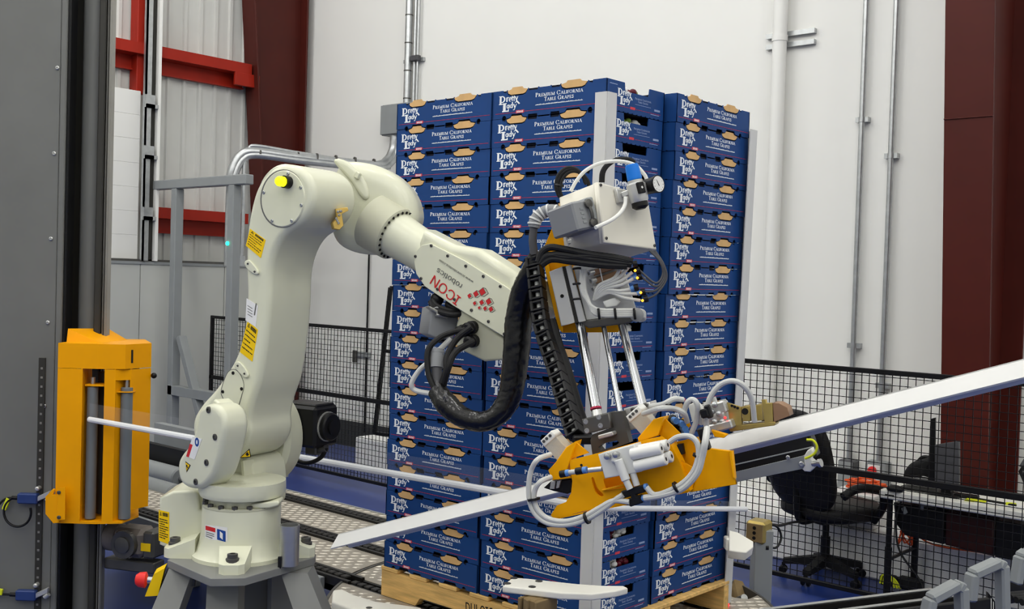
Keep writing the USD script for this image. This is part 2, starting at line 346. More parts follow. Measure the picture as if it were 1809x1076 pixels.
t.add("track_edge", aabb((WX + .26, yc, 2.13), (WX + .33, yd, 8.2)), "wall")
t.add("track_gap", aabb((WX + .26, yb, 2.13), (WX + .27, yc, 8.2)), "mastd")
for py in (188, 278, 386):
    p = onX(256, py, WX + .25); t.add("track_bracket", [aabb((WX + .32, ya - .02, p[2] - .02), (WX + .345, yc, p[2] + .02)), aabb((WX + .32, ya - .01, p[2] - .02), (WX + .345, ya + .1, p[2] + .12))], "galv")
t.done()

# rigid-frame columns
def column(x, y_in_top, y_in_bot, y_out, fw, label, extra=None, zb=0.):
    c = Thing("steel_column", label, "column", "oxide red columns")
    yi = lambda z: y_in_bot + (y_in_top - y_in_bot) * (z / 5.0)
    ring = [(yi(zb), zb), (y_out, zb), (y_out, CEIL), (yi(CEIL), CEIL)]
    w = prism(Polygon(ring), .016); v = np.asarray(w.vertices); c.add("web", tm(np.column_stack([x + .008 + v[:, 2], v[:, 0], v[:, 1]]), w.faces), "column")
    c.add("inner_flange", beam(V(x, yi(zb), zb), V(x, yi(CEIL), CEIL), fw, .022, up=V(0, 1, 0)), "column")
    c.add("outer_flange", beam(V(x, y_out + .011, zb), V(x, y_out + .011, CEIL), fw, .022, up=V(0, 1, 0)), "column")
    if extra: extra(c, yi)
    c.done()
xl = onY(528, 300, WY - .1)[0]
a, b = onX(440, 0, xl), onX(452, 290, xl)
sl = (a[1] - b[1]) / (a[2] - b[2]); yb_ = a[1] - sl * a[2]
def clip(c, yi): 
    p = onX(436, 142, xl + .03); c.add("girt_clip", rbox(p, V(.02, 0, 0), V(0, .17, .0), V(0, 0, .075), .004), "girt", label="bright red clip angle")
column(xl, yb_ + sl * 5, yb_, WY - .13, .26, "oxide red steel column in the corner beside the ribbed wall", clip)
yt = 3.95; xr = (onY(1671, 0, yt)[0] + onY(1758, 0, yt)[0]) / 2; fw = onY(1758, 0, yt)[0] - onY(1671, 0, yt)[0]; ztop = onY(1671, 0, yt)[2]
q = onX(1664.5, 580, onY(1671, 0, yt)[0]); sl = (yt - q[1]) / (ztop - q[2])
def seam(c, yi):
    z = onY(1715, 206, yi(3.6) - .012)[2]; c.add("splice_weld", beam(V(xr - fw / 2, yi(z) - .013, z), V(xr + fw / 2, yi(z) - .013, z), .012, .008), "column")
column(xr, yt + sl * (5 - ztop), yt - sl * ztop, WY - .12, fw, "oxide red steel column behind the desk at the right", seam, zb=.33)

# ------------------------------------------------------------ pipes and conduits on the back wall
def wallpipe(name, label, pxa, pxb, r, zlo, zhi, off, m, category, clamps=()):
    x = (onY(*pxa, WY - off)[0] + onY(*pxb, WY - off)[0]) / 2
    t = Thing(name, label, category); t.add("pipe", cyl(V(x, WY - off, zlo), V(x, WY - off, zhi), r, 20), m)
    for z in clamps: t.add("clamp", [lathe(V(x, WY - off, z - .02), UP, [(r + .004, 0), (r + .004, .04)], 20), aabb((x - r - .03, WY - off - .005, z - .02), (x + r + .03, WY - .001, z + .02))], "galv")
    return t, x
t, x = wallpipe("drain_pipe", "thick white pipe fixed to the white wall right of the carton stack", (1380, 0), (1363, 480), .06, .33, CEIL, .1, "wall", "pipe")
z = onY(1390, 76, WY - .1)[2]
for dz in (0, .09): t.add("strut_channel", aabb((x - .16, WY - .045, z + dz - .02), (x + .28, WY - .004, z + dz + .02)), "galv")
t.add("pipe_clamp", lathe(V(x, WY - .1, z + .02), UP, [(.066, 0), (.066, .05)], 20), "wall"); t.done()
zb = onY(1500, 812, WY - .05)[2]
t, x = wallpipe("conduit", "galvanised conduit at left of the pair on the white wall", (1533, 0), (1512, 430), .022, zb, CEIL, .05, "galv", "conduit", (1.6, 3.4, 5.2)); t.done()
t = Thing("junction_box", "small grey box at the foot of the left conduit behind the fence", "electrical box"); t.add("enclosure", rbox(V(x, WY - .06, zb - .12), V(.065, 0, 0), V(0, .055, 0), V(0, 0, .12), .01), "screen"); t.add("cover", rbox(V(x, WY - .12, zb - .12), V(.058, 0, 0), V(0, .006, 0), V(0, 0, .11), .004), "greyp"); t.done()
zb = onY(1548, 814, WY - .05)[2]
t, x = wallpipe("conduit", "galvanised conduit at right of the pair, running down to the red button box", (1585, 0), (1567, 430), .022, zb, CEIL, .05, "galv", "conduit", (1.3, 3.1, 4.9)); t.done()
t = Thing("stop_button_box", "grey wall box with a red button behind the desk", "button box"); t.add("enclosure", rbox(V(x, WY - .06, zb - .11), V(.085, 0, 0), V(0, .055, 0), V(0, 0, .11), .01), "greyp"); t.add("cover_plate", rbox(V(x - .01, WY - .12, zb - .11), V(.05, 0, 0), V(0, .006, 0), V(0, 0, .085), .004), "paper"); t.add("button", lathe(V(x - .01, WY - .125, zb - .065), V(0, -1, 0), [(.02, 0), (.02, .02), (.034, .022), (.033, .04), (.02, .044)], 20), "estop"); t.done()
# conduits above the cartons, left
z105 = onY(722, 106, WY - .08)[2]
zbx = onY(690, 186, WY - .1)[2]; zbb = onY(690, 240, WY - .1)[2]
t = Thing("conduit", "thick galvanised conduit rising above the grey wall box", "conduit")
x1 = onY(722, 60, WY - .08)[0]
t.add("pipe", cyl(V(x1, WY - .08, zbx), V(x1, WY - .08, CEIL), .04, 20), "galv")
z = zbx + .05
while z < CEIL: t.add("coupling", lathe(V(x1, WY - .08, z), UP, [(.044, 0), (.044, .012)], 20), "darksteel"); z += .31
t.add("strut_channel", aabb((x1 - .12, WY - .04, z105 - .02), (x1 + .2, WY - .004, z105 + .02)), "galv"); t.done()
t = Thing("conduit", "pair of thin galvanised conduits beside the thick one above the grey wall box", "conduit")
for dx, r in ((.075, .016), (.125, .012)): t.add("pipe", cyl(V(x1 + dx, WY - .05, zbx), V(x1 + dx, WY - .05, CEIL), r, 14), "galv")
t.add("clamp", rbox(V(x1 + .11, WY - .07, z105 + .01), V(.06, 0, 0), V(0, .03, 0), V(0, 0, .03), .006), "screen"); t.done()
xa = onY(674, 210, WY - .15)[0]
t = Thing("junction_box", "large grey wall box peeping out left of the carton stack", "electrical box"); t.add("enclosure", rbox(V(xa + .3, WY - .08, (zbx + zbb) / 2), V(.3, 0, 0), V(0, .078, 0), V(0, 0, (zbx - zbb) / 2), .012), "greyp")
t.add("cover", rbox(V(xa + .3, WY - .165, (zbx + zbb) / 2), V(.295, 0, 0), V(0, .008, 0), V(0, 0, (zbx - zbb) / 2 - .01), .004), "greyp")
t.add("cable_gland", cyl(V(xa + .16, WY - .08, zbb - .05), V(xa + .16, WY - .08, zbb), .06, 20), "galv"); t.done()
t = Thing("conduit_run", "bundle of galvanised conduits bending from the wall box to above the grey guard frame", "conduit")
sq = lambda d: 11.25 + (d - 10.95) * .50
run = [(697, 244, 12.6), (694, 265, 12.6), (684, 283, 12.45), (664, 292, 12.2), (600, 286, 11.9), (520, 277, 11.45), (450, 268, 11.1), (425, 275, 11.0), (411, 300, 10.95), (408, 330, 10.95), (404, 470, 10.95)]
run = [(a, b, sq(d)) for a, b, d in run]
t.add("thick_pipe", ptube(run, .05, 0, sides=14), "galv")
t.add("second_pipe", ptube([(p[0] + 5, p[1] + 6, p[2]) for p in run], .04, 0, sides=12), "galv")
t.add("thin_pipe", ptube([(a, b, sq(d)) for a, b, d in [(690, 297, 12.4), (600, 282, 11.9), (520, 269, 11.45), (455, 258, 11.1), (440, 262, 11.05), (433, 280, 11.), (431, 310, 11.), (429, 400, 11.), (427, 452, 11.)]], .02, 0, sides=12), "galv")
for k in range(7):
    f = (k + .5) / 7; c = at(440 + 235 * f, 269 + 22 * f, sq(11.05 + 1.25 * f)); c2 = at(446 + 235 * f, 269.9 + 22 * f, sq(11.08 + 1.25 * f)); t.add("tie_band", lathe(c, c2 - c, [(.058, 0), (.058, .02)], 14), "darksteel")
t.add("end_fitting", cyl(at(427, 452, sq(11.)), at(426, 470, sq(11.)), .04, 14), "galv"); t.done()
p = onY(652, 448, WY - .03); q = onY(649, 765, WY - .03)
single("wall_cable", tube([V(p[0], WY - .03, 3.2), V(p[0], WY - .03, q[2])], .011, 8, smooth=False), "black", "thin black vertical cable on the white wall between robot and cartons", "cable")
t = Thing("latch_handle", "small grey latch on the wall behind the mesh, left of the cartons", "latch"); p = onY(640, 626, WY - .02)
t.add("latch_plate", rbox(p, V(.13, 0, 0), V(0, .02, 0), V(0, 0, .03), .005), "greyp"); t.add("lever", rbox(p + V(-.1, -.03, -.03), V(.03, 0, 0), V(0, .015, 0), V(0, 0, .07), .005), "darksteel"); t.done()

# ------------------------------------------------------------ grey guard frame by the conduits
fy = 2.9
ra, rb_ = onY(262, 327, fy), onY(441, 319, fy); zr = (ra[2] + rb_[2]) / 2
t = Thing("guard_frame", "tall grey square-tube frame with a diagonal brace left of the robot", "frame")
t.add("top_rail", rbox(V((ra[0] + rb_[0]) / 2, fy, zr), V((rb_[0] - ra[0]) / 2, 0, 0), V(0, .05, 0), V(0, 0, .05), .008), "greyp")
for px in (312, 413):
    p = onY(px, 420, fy); t.add("post", rbox(V(p[0], fy, (zr - .05) / 2), V(.05, 0, 0), V(0, .05, 0), V(0, 0, (zr - .05) / 2), .008), "greyp")
pa, pb = onY(303, 688, fy), onY(440, 712, fy)
t.add("lower_rail", beam(V(pa[0], fy, pa[2]), V(pb[0], fy, pa[2]), .1, .1), "greyp")
t.add("brace", beam(onY(320, 595, fy), onY(356, 735, fy), .07, .09, up=V(0, 1, 0)), "greyp")
p = onY(402, 430, fy - .055); t.add("indicator", lathe(p, V(0, -1, 0), [(.02, -.01), (.02, .01), (.012, .016)], 16), "green", label="small lit green indicator"); t.done()

# ------------------------------------------------------------ black mesh safety fence
FY, FZ = 3.35, 1.53
def fence(x0, x1, label):
    t = Thing("mesh_fence_panel", label, "fence panel", "black mesh fence panels")
    for x in (x0, x1): t.add("post", rbox(V(x + (.02 if x == x0 else -.02), FY, FZ / 2), V(.018, 0, 0), V(0, .018, 0), V(0, 0, FZ / 2), .003), "fence")
    t.add("top_rail", rbox(V((x0 + x1) / 2, FY, FZ), V((x1 - x0) / 2, 0, 0), V(0, .016, 0), V(0, 0, .016), .003), "fence")
    t.add("mid_rail", rbox(V((x0 + x1) / 2, FY, .865), V((x1 - x0) / 2, 0, 0), V(0, .018, 0), V(0, 0, .02), .003), "fence")
    t.add("bottom_rail", rbox(V((x0 + x1) / 2, FY, .1), V((x1 - x0) / 2, 0, 0), V(0, .015, 0), V(0, 0, .015), .003), "fence")
    w = []; r = .0021; x = math.ceil(x0 / .05) * .05
    while x < x1: w.append(aabb((x - r, FY - r, .1), (x + r, FY + r, FZ))); x += .05
    z = .15
    while z < FZ: w.append(aabb((x0, FY - r - .003, z - r), (x1, FY + r - .003, z + r))); z += .05
    t.add("wire_mesh", w, "fence", kind="stuff", smooth=False); t.done()
fence(-7.9, -4.3, "black mesh fence panel between the robot and the cartons"); fence(-1.85, 1.55, "black mesh fence panel in front of the desk and office chair")
# open black gate frame standing askew beside the cartons
p1, p2, p3 = at(690, 508, 10.0), at(662, 765, 10.15), at(700, 770, 9.9); p4 = at(728, 515, 9.8)
t = Thing("gate_frame", "slanting black tubular frame at the left edge of the carton stack", "frame")
t.add("side_tube", beam(p1, p2, .035, .035), "fence"); t.add("bottom_tube", beam(p2, p3, .035, .03), "fence"); t.add("far_tube", beam(p4, p3, .035, .035), "fence"); t.add("top_tube", beam(p1, p4, .03, .03), "fence"); t.add("cross_tube", beam((p1 * .57 + p2 * .43), p4 * .57 + p3 * .43, .03, .03), "fence"); t.done()
# ============================================================ serif lettering for the carton print (outlines drawn here)
def _st(x, w, lo=0, hi=1, s=.07): return [sbox(x - w / 2, lo, x + w / 2, hi), sbox(x - w / 2 - s, lo, x + w / 2 + s, lo + .06), sbox(x - w / 2 - s, hi - .06, x + w / 2 + s, hi)]
def _ell(cx, cy, rx, ry): return affinity.scale(Point(cx, cy).buffer(1, 10), rx, ry)
def _ring(cx, cy, rx, ry, tx, ty): return _ell(cx, cy, rx, ry).difference(_ell(cx, cy, rx - tx, ry - ty))
def _ln(pts, w): return LineString(pts).buffer(w / 2, cap_style=2)
def _bowl(x, lo, hi, rx, t=.15): return [_ring(x, (lo + hi) / 2, rx, (hi - lo) / 2, t, .07).intersection(sbox(x, lo, x + rx + 1, hi)), sbox(x - .12, hi - .07, x, hi), sbox(x - .12, lo, x, lo + .07)]
def glyph(c):
    tri = lambda x, lo, hi, d: Polygon([(x, lo), (x, hi), (x + d, (lo + hi) / 2)])
    if c == "I": return _st(.17, .16), .34
    if c == "P": return _st(.17, .16) + _bowl(.3, .45, 1, .3), .66
    if c == "R": return _st(.17, .16) + _bowl(.3, .47, 1, .28) + [_ln([(.32, .5), (.66, 0)], .17), sbox(.6, 0, .82, .06)], .82
    if c == "B": return _st(.17, .16) + _bowl(.3, .5, 1, .25) + _bowl(.3, 0, .55, .3), .66
    if c == "E": return _st(.17, .16) + [sbox(.2, .94, .55, 1), sbox(.2, .47, .45, .53), sbox(.2, 0, .58, .06), sbox(.5, .78, .56, 1), sbox(.52, 0, .6, .24), sbox(.4, .38, .46, .62)], .64
    if c == "F": return _st(.17, .16) + [sbox(.2, .94, .55, 1), sbox(.2, .47, .45, .53), sbox(.5, .78, .56, 1), sbox(.4, .38, .46, .62)], .58
    if c == "L": return _st(.17, .16) + [sbox(.2, 0, .56, .06), sbox(.5, 0, .58, .26)], .6
    if c == "T": return _st(.33, .16) + [sbox(.02, .94, .64, 1), sbox(.02, .76, .08, 1), sbox(.58, .76, .64, 1)], .66
    if c == "M": return _st(.13, .07) + _st(.88, .16) + [_ln([(.13, 1), (.48, .02)], .15), _ln([(.5, .02), (.85, 1)], .07)], 1.06
    if c == "N": return _st(.13, .07) + _st(.74, .07) + [_ln([(.13, 1), (.74, 0)], .17)], .88
    if c == "U": return _st(.17, .16, .3, 1) + _st(.66, .07, .3, 1) + [_ring(.42, .32, .33, .32, .14, .09).intersection(sbox(0, 0, 1, .32))], .84
    if c == "A": return [_ln([(.1, 0), (.42, 1)], .07), _ln([(.42, 1), (.74, 0)], .17), sbox(.22, .3, .6, .36), sbox(0, 0, .22, .06), sbox(.6, 0, .88, .06)], .88
    if c == "C": return [_ring(.42, .5, .4, .5, .16, .06).difference(sbox(.55, .3, 1, .7)), sbox(.72, .64, .78, .96), sbox(.72, .1, .77, .3)], .84
    if c == "G": return [_ring(.42, .5, .4, .5, .16, .06).difference(sbox(.55, .42, 1, .7)), sbox(.72, .64, .78, .96), sbox(.66, .04, .8, .46), sbox(.58, .4, .88, .46)], .9
    if c == "O": return [_ring(.44, .5, .43, .5, .16, .06)], .9
    if c == "D": return _st(.17, .16) + [_ring(.25, .5, .52, .5, .17, .06).intersection(sbox(.25, 0, 1, 1))], .82
    if c == "S": return [LineString(spline([(.52, .78), (.42, .94), (.25, .95), (.12, .8), (.2, .62), (.42, .45), (.53, .26), (.42, .07), (.22, .05), (.08, .22)], 6)).buffer(.07), sbox(.5, .68, .56, .96), sbox(.04, .04, .1, .32)], .62
    return [], .4
def serif(txt, h, small=.76, track=.05):
    """Small-capitals line: upper case is full height, lower case small. Returns one outline, centred on x = 0, baseline at 0."""
    out, x = [], 0
    for ch in txt:
        if ch == " ": x += .38; continue
        k = 1 if ch.isupper() else small
        g, w = glyph(ch.upper()); out += [affinity.translate(affinity.scale(q, k, k, origin=(0, 0)), x, 0) for q in g]; x += (w + track) * k
    u = unary_union(out); return affinity.scale(affinity.translate(u, -x / 2, 0), h, h, origin=(0, 0)), x * h
def logo():
    """The two-word carton logo, drawn in a unit box 1 wide, 1 high."""
    L = []
    S = lambda pts, w: L.append(LineString(pts).buffer(w / 2, cap_style=2, join_style=2))
    L.extend([sbox(.01, .48, .12, 1), sbox(-.03, .45, .17, .50), sbox(-.03, .96, .2, 1)])                        # P
    L.append(_ring(.15, .78, .19, .21, .085, .055).intersection(sbox(.11, .5, .5, 1)))
    S([(.43, .60), (.43, .88)], .075); S([(.43, .80), (.49, .875), (.53, .84)], .05)                            # r
    L.append(_ring(.615, .74, .075, .14, .05, .035).difference(sbox(.63, .64, .72, .71))); S([(.56, .74), (.68, .74)], .035)   # e
    for x in (.74, .85): S([(x, .60), (x, .94)], .05); S([(x - .055, .84), (x + .06, .84)], .055)            # tt
    S([(.925, .88), (.985, .64)], .06); S([(1.06, .88), (.96, .52), (.90, .50)], .04); S([(1.0, .60), (1.16, .40)], .085)     # y and its tail
    L.extend([sbox(.22, .0, .37, .52), sbox(.17, .47, .42, .53), sbox(.17, -.02, .56, .06), sbox(.50, -.02, .56, .14)])      # L
    L.append(_ring(.50, .3, .075, .12, .045, .04)); S([(.565, .18), (.565, .42)], .06)                            # a
    L.append(_ring(.69, .3, .075, .12, .045, .04)); S([(.755, .18), (.755, .56)], .06)                            # d
    S([(.83, .42), (.90, .2)], .06); S([(.99, .42), (.87, .06), (.8, .06)], .04)                               # y
    return unary_union(L)

# ============================================================ one carton: x along its long front (-y), right end (+x) with the hand hole
BW, BD, BH, PITCH_Z = .592, .396, .1165, .118
def wall_face(Wd, bites):
    p = sbox(0, 0, Wd, BH)
    for b in bites: p = p.difference(b)
    return p
def boat(x0, x1, top, bot, stub):                                 # carry flap outline
    a, w = x0, x1 - x0
    return Polygon([(a, top - .004), (a + .2 * w, top + .002), (a + .25 * w, top + stub), (a + .72 * w, top + stub), (a + .78 * w, top + .002), (x1, top - .003), (x1 - .1 * w, bot + .004), (x1 - .22 * w, bot), (a + .18 * w, bot), (a + .05 * w, bot + .006)])
TABS = [(.080, .190), (.366, .498)]; SLOTS = [(.192, .250), (.312, .366)]; EARS = [(.052, .078), (.502, .528)]
def make_carton():
    t = Thing("grape_carton", "x", "carton", "x", loc=(0, 0, 0))
    bites = []
    for a, b in TABS: bites += [boat(a, b, BH, BH - .022, .02).buffer(.0035), boat(a, b, -.0015, -.02, .0135).buffer(.003)]
    for a, b in SLOTS: bites += [Polygon([(a, BH + .01), (b, BH + .01), (b - .006, BH - .011), (a + .004, BH - .011)]), Polygon([(a, -.01), (b, -.01), (b - .006, .009), (a + .004, .009)])]
    for a, b in EARS: bites += [Polygon([(a, BH + .01), (b, BH + .01), (b - .004, BH - .011), (a + .004, BH - .007)]), _ell((a + b) / 2, 0, .012, .012)]
    bites.append(Polygon([(.25, BH + .01), (.312, BH + .01), (.312, BH - .0035), (.25, BH - .0035)]))
    front = wall_face(BW, bites)
    hole = Polygon([(.118, BH + .02), (.290, BH + .02), (.284, BH - .030), (.126, BH - .030)]).buffer(.003)
    teeth = [sbox(.02 + k * .03, -.01, .03 + k * .03, .003) for k in range(12)]
    end = wall_face(BD, [hole] + teeth); T = .005
    shell = [put(prism(front, T), V(-BW / 2, -BD / 2, 0), V(1, 0, 0), V(0, 0, 1)),
             put(prism(front, T), V(BW / 2, BD / 2, 0), V(-1, 0, 0), V(0, 0, 1)),
             put(prism(end, T), V(BW / 2, -BD / 2, 0), V(0, 1, 0), V(0, 0, 1)),
             put(prism(end, T), V(-BW / 2, BD / 2, 0), V(0, -1, 0), V(0, 0, 1))]
    t.add("tray_wall", shell, "carton", smooth=False)
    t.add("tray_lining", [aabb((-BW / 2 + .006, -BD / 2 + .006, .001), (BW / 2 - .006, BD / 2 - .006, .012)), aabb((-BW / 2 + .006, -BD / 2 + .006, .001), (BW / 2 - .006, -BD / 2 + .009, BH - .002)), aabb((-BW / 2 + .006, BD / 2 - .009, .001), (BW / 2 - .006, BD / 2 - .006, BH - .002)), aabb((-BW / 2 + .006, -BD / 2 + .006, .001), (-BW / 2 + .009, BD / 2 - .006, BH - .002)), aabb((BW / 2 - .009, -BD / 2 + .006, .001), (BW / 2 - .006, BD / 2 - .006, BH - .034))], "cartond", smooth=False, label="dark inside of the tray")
    for a, b in TABS: t.add("carry_flap", put(prism(boat(a, b, BH, BH - .0205, .0095), .004), V(-BW / 2, -BD / 2 + .0005, 0), V(1, 0, 0), V(0, 0, 1)), "kraft", smooth=False, label="tan cardboard flap")
    F = lambda poly, m, name, lab=None: t.add(name, put(prism(poly, .0006), V(-BW / 2, -BD / 2 - .0007, 0), V(1, 0, 0), V(0, 0, 1)), m, smooth=False, label=lab)
    E = lambda poly, m, name, lab=None: t.add(name, put(prism(poly, .0006), V(BW / 2 + .0007, -BD / 2, 0), V(0, 1, 0), V(0, 0, 1)), m, smooth=False, label=lab)
    lg = logo()
    F(affinity.translate(affinity.scale(lg, .096, .066, origin=(0, 0)), .037, .029), "print_", "logo_print", "white serif logo on the long side")
    tag = affinity.skew(sbox(0, 0, .046, .0125), 8, 0, origin=(0, 0)); F(affinity.translate(tag, .128, .017), "tagred", "red_tag", "red tag with white letters")
    F(unary_union([sbox(.016, .0205, .126, .0225), sbox(.177, .0215, .58, .0235)]), "redline", "red_line", "thin red line")
    tx, w = serif("Premium California", .0168); tx = affinity.scale(tx, .246 / w, 1, origin=(0, 0)); ty, w2 = serif("Table Grapes", .0168); ty = affinity.scale(ty, .152 / w2, 1, origin=(0, 0))
    wave = unary_union([LineString([(.236 + k * .0031, .0405 + .0006 * rng.random()), (.2375 + k * .0031, .0435 + .003 * rng.random())]).buffer(.00075, cap_style=2) for k in range(78)] + [LineString([(.235, .0415), (.478, .0425)]).buffer(.0006)])
    F(unary_union([affinity.translate(tx, .357, .0745), affinity.translate(ty, .357, .0545), wave]), "print_", "title_print", "white small-capital title")
    m = meshkit.text_mesh("BRAND", .0078, .0003, True); m.apply_translation((0, 0, 0)); s = .036 / m.bounds[1][0]; v = np.asarray(m.vertices)
    t.add("tag_letters", put(tm(np.column_stack([v[:, 0] * s, v[:, 1], v[:, 2]]), m.faces), V(-BW / 2 + .134, -BD / 2 - .0008, .0193), V(1, 0, 0), V(0, 0, 1)), "print_", smooth=False)
    E(affinity.translate(affinity.scale(lg, .082, .06, origin=(0, 0)), .075, .030), "print_", "end_logo_print", "white serif logo on the end panel")
    E(affinity.translate(affinity.scale(tag, .72, .8, origin=(0, 0)), .158, .018), "tagred", "end_red_tag"); E(unary_union([sbox(.05, .021, .155, .0225), sbox(.195, .021, .37, .0225)]), "redline", "end_red_line")
    E(unary_union([affinity.translate(affinity.scale(tx, .46, .5, origin=(0, 0)), .245, .061), affinity.translate(affinity.scale(ty, .46, .5, origin=(0, 0)), .245, .05), sbox(.19, .041, .30, .0425)]), "printfade", "end_title_print", "pale small title on the end panel")
    for q_ in (sbox(.325, .032, .365, .04), sbox(.30, .0155, .36, .018), sbox(.02, .10, .07, .103)): E(q_, "printfade", "end_small_print")
    t.done(); return t.prim
ZP = .57 + .14                                                     # top of the pallet
NTH = ["top", "second from the top", "third from the top", "fourth from the top", "fifth from the top", "sixth from the top", "seventh from the top", "eighth from the top", "ninth from the top", "tenth from the top", "eighth from the bottom", "seventh from the bottom", "sixth from the bottom", "fifth from the bottom", "fourth from the bottom", "third from the bottom", "second from the bottom", "bottom"]
proto = make_carton(); first = True; carton_at = {}
for col, (cx, cy, rz, where, grp) in enumerate([(-.9, .2, 0, "in the left column of the stack", "cartons of the left column"), (-.3, .2, 0, "in the near corner column", "cartons of the near corner column"), (-.2, .715, 90, "in the rear right column", "cartons of the rear column")]):
    for k in range(18):
        f = k / 17; dx = rng.uniform(-.003, .003); dy = rng.uniform(-.003, .003); a = rng.uniform(-.35, .35)
        x = cx + dx + (.05 * f if col == 2 else .002 * f); loc = (x, cy + dy, ZP + k * PITCH_Z + .0005)
        lab = f"navy grape carton {where}, {NTH[17 - k]}"
        if col == 0 and k == 17: lab = "navy carton of grapes topping the left column of the stack"
        kw = dict(label=lab, category="carton", group=grp); carton_at[col, k] = V(*loc)
        if first: place(UsdGeom.Xform(proto), loc, rz + a); keys(proto, **kw); first = False
        else: dup(proto, loc, rz + a, **kw)
# bags of grapes showing in some hand holes
g = np.random.default_rng(3)
for n, (k, kinds, lab) in enumerate([(17, ("white", "grape", "leaf"), "crumpled clear and red bag of grapes in the topmost carton at the near corner"), (16, ("leaf", "paper"), "pale bag in the hand hole of the second carton from the top, near corner"), (9, ("leaf", "paper"), "green grapes in the hand hole halfway down the near corner column"), (2, ("grape", "paper"), "red grapes in the hand hole third from the bottom at the near corner"), (1, ("paper", "grape"), "white and red bag in the hand hole second from the bottom at the near corner")]):
    c = carton_at[1, k]; t = Thing("grape_bag", lab, "bag of grapes", "bags of grapes in the hand holes")
    for j, kd in enumerate(kinds):
        ms = []
        for q in range(9):
            s = trimesh.creation.icosphere(1, .011 + .006 * g.random()); s.apply_scale((1, 1.3, 1)); s.apply_translation(c + V(.235 + .03 * g.random(), -.055 + (j + g.random()) * .125 / len(kinds), .078 + .022 * g.random())); ms.append(s)
        ms.append(hull(c + np.column_stack([.22 + .05 * g.random(10), -.06 + (j + g.random(10)) * .12 / len(kinds), .02 + .068 * g.random(10)])))
        t.add("bag_film" if kd in ("white", "paper") else "grape_bunch", ms, kd)
    t.done()

# ============================================================ pallet
t = Thing("wooden_pallet", "raw wooden pallet with stamped stringer under the stack of grape cartons", "pallet")
z0 = .57
for y in (.02, .5, .98):
    ring = Polygon([(-1.21, 0), (-.98, 0), (-.955, .035), (-.945, .04), (-.74, .04), (-.715, .03), (-.70, 0), (-.5, 0), (-.48, .035), (-.2, .035), (-.18, 0), (.03, 0), (.03, .118), (-1.21, .118)])
    t.add("stringer", put(prism(ring, .04), V(0, y - .02, z0 + .002), V(1, 0, 0), V(0, 0, 1)), "wood", smooth=False)
for k in range(7): t.add("deck_board", rbox(V(-1.155 + k * .1885, .5, z0 + .13), V(.055, 0, 0), V(0, .505, 0), V(0, 0, .009), .003), "wood")
pl = Plane(V(0, -.0003, 0), V(0, -1, 0), V(1, 0, 0))
t.add("stamp_letters", text_on(pl, "DULCIC", (822, 1082), (872, 1094), .045, z=.0006), "ink", smooth=False, label="black stencilled letters"); t.done()

# ============================================================ corner boards standing at the stack's corners
def corner_board(x, y, z0, z1, w, sx, sy, label, dx=0.):
    th = .005; t = Thing("corner_board", label, "corner board", "white corner boards on the stack")
    t.add("flange", hull([V(x + a + d * dx, y + b, z) for d, z in ((0, z0), (1, z1)) for a in (0, sx * w) for b in (0, -sy * th)]), "board"); t.add("flange", hull([V(x + a + d * dx, y + b, z) for d, z in ((0, z0), (1, z1)) for a in (0, -sx * th) for b in (0, sy * w)]), "board"); t.done()
ztop = on(1068, 163, V(0, 0, 0), V(0, 1, 0))[2]
corner_board(.012, -.010, .60, ztop, .055, -1, 1, "white corner board upright at the near corner of the carton stack")
ztop = onY(1322, 230, 1.0)[2]
corner_board(.022, 1.032, .60, ztop, .06, -1, -1, "white corner board upright at the rear right edge of the carton stack", .05)
# ============================================================ conveyor deck, turntable
ZD = .57
def lugs(region, step=.072, seed=0, z=ZD, only=None):
    ms = []; n = 0; minx, miny, maxx, maxy = region.bounds; y = miny; r = 0
    while y < maxy:
        x = minx + (step / 2 if r % 2 else 0)
        while x < maxx:
            if region.contains(Point(x, y)):
                a = math.radians(42 if (n + r) % 2 else 48); d = V(math.cos(a), math.sin(a)); e = V(-d[1], d[0]); p = V(x, y)
                q = [p + d * .024, p + e * .009, p - d * .024, p - e * .009]; top = [p + d * .015, p + e * .0045, p - d * .015, p - e * .0045]
                ms.append((np.array([[*k, z] for k in q] + [[*k, z + .0035] for k in top])))
            x += step; n += 1
        y += step * .62; r += 1
    F = [[4, 5, 6], [4, 6, 7]] + [f for i in range(4) for f in ([i, (i + 1) % 4, 4 + (i + 1) % 4], [i, 4 + (i + 1) % 4, 4 + i])]
    return tm(np.vstack(ms), np.vstack([np.array(F) + 8 * i for i in range(len(ms))]))
CEN = V(-.6, .5); RT = 1.03
disc = Point(*CEN).buffer(RT, 48); gap = Point(*CEN).buffer(RT + .018, 48)
def deck(poly): m = put(prism(poly, .012), V(0, 0, ZD), V(1, 0, 0), V(0, 1, 0)); return m
CH = [(.0, .105), (.455, .56), (.92, 1.02)]                        # chain channels (y from, y to)
bands = [(CH[0][1], CH[1][0]), (CH[1][1], CH[2][0]), (CH[2][1], 1.12)]
d = Thing("conveyor_deck", "raised deck of metal tread plate with black chain tracks left of the carton stack", "conveyor deck")
for i, (a, b) in enumerate(bands):
    p = sbox(-4.4 if i == 0 else -3.72, a + .004, -.2, b - .004).difference(gap)
    for g_ in getattr(p, "geoms", [p]):
        if g_.area > .004:
            k = d.add("tread_plate", deck(g_), "plate", smooth=False); d.add("lug_pattern", lugs(g_.buffer(-.02)), "platehi", under=k, smooth=False, kind="stuff")
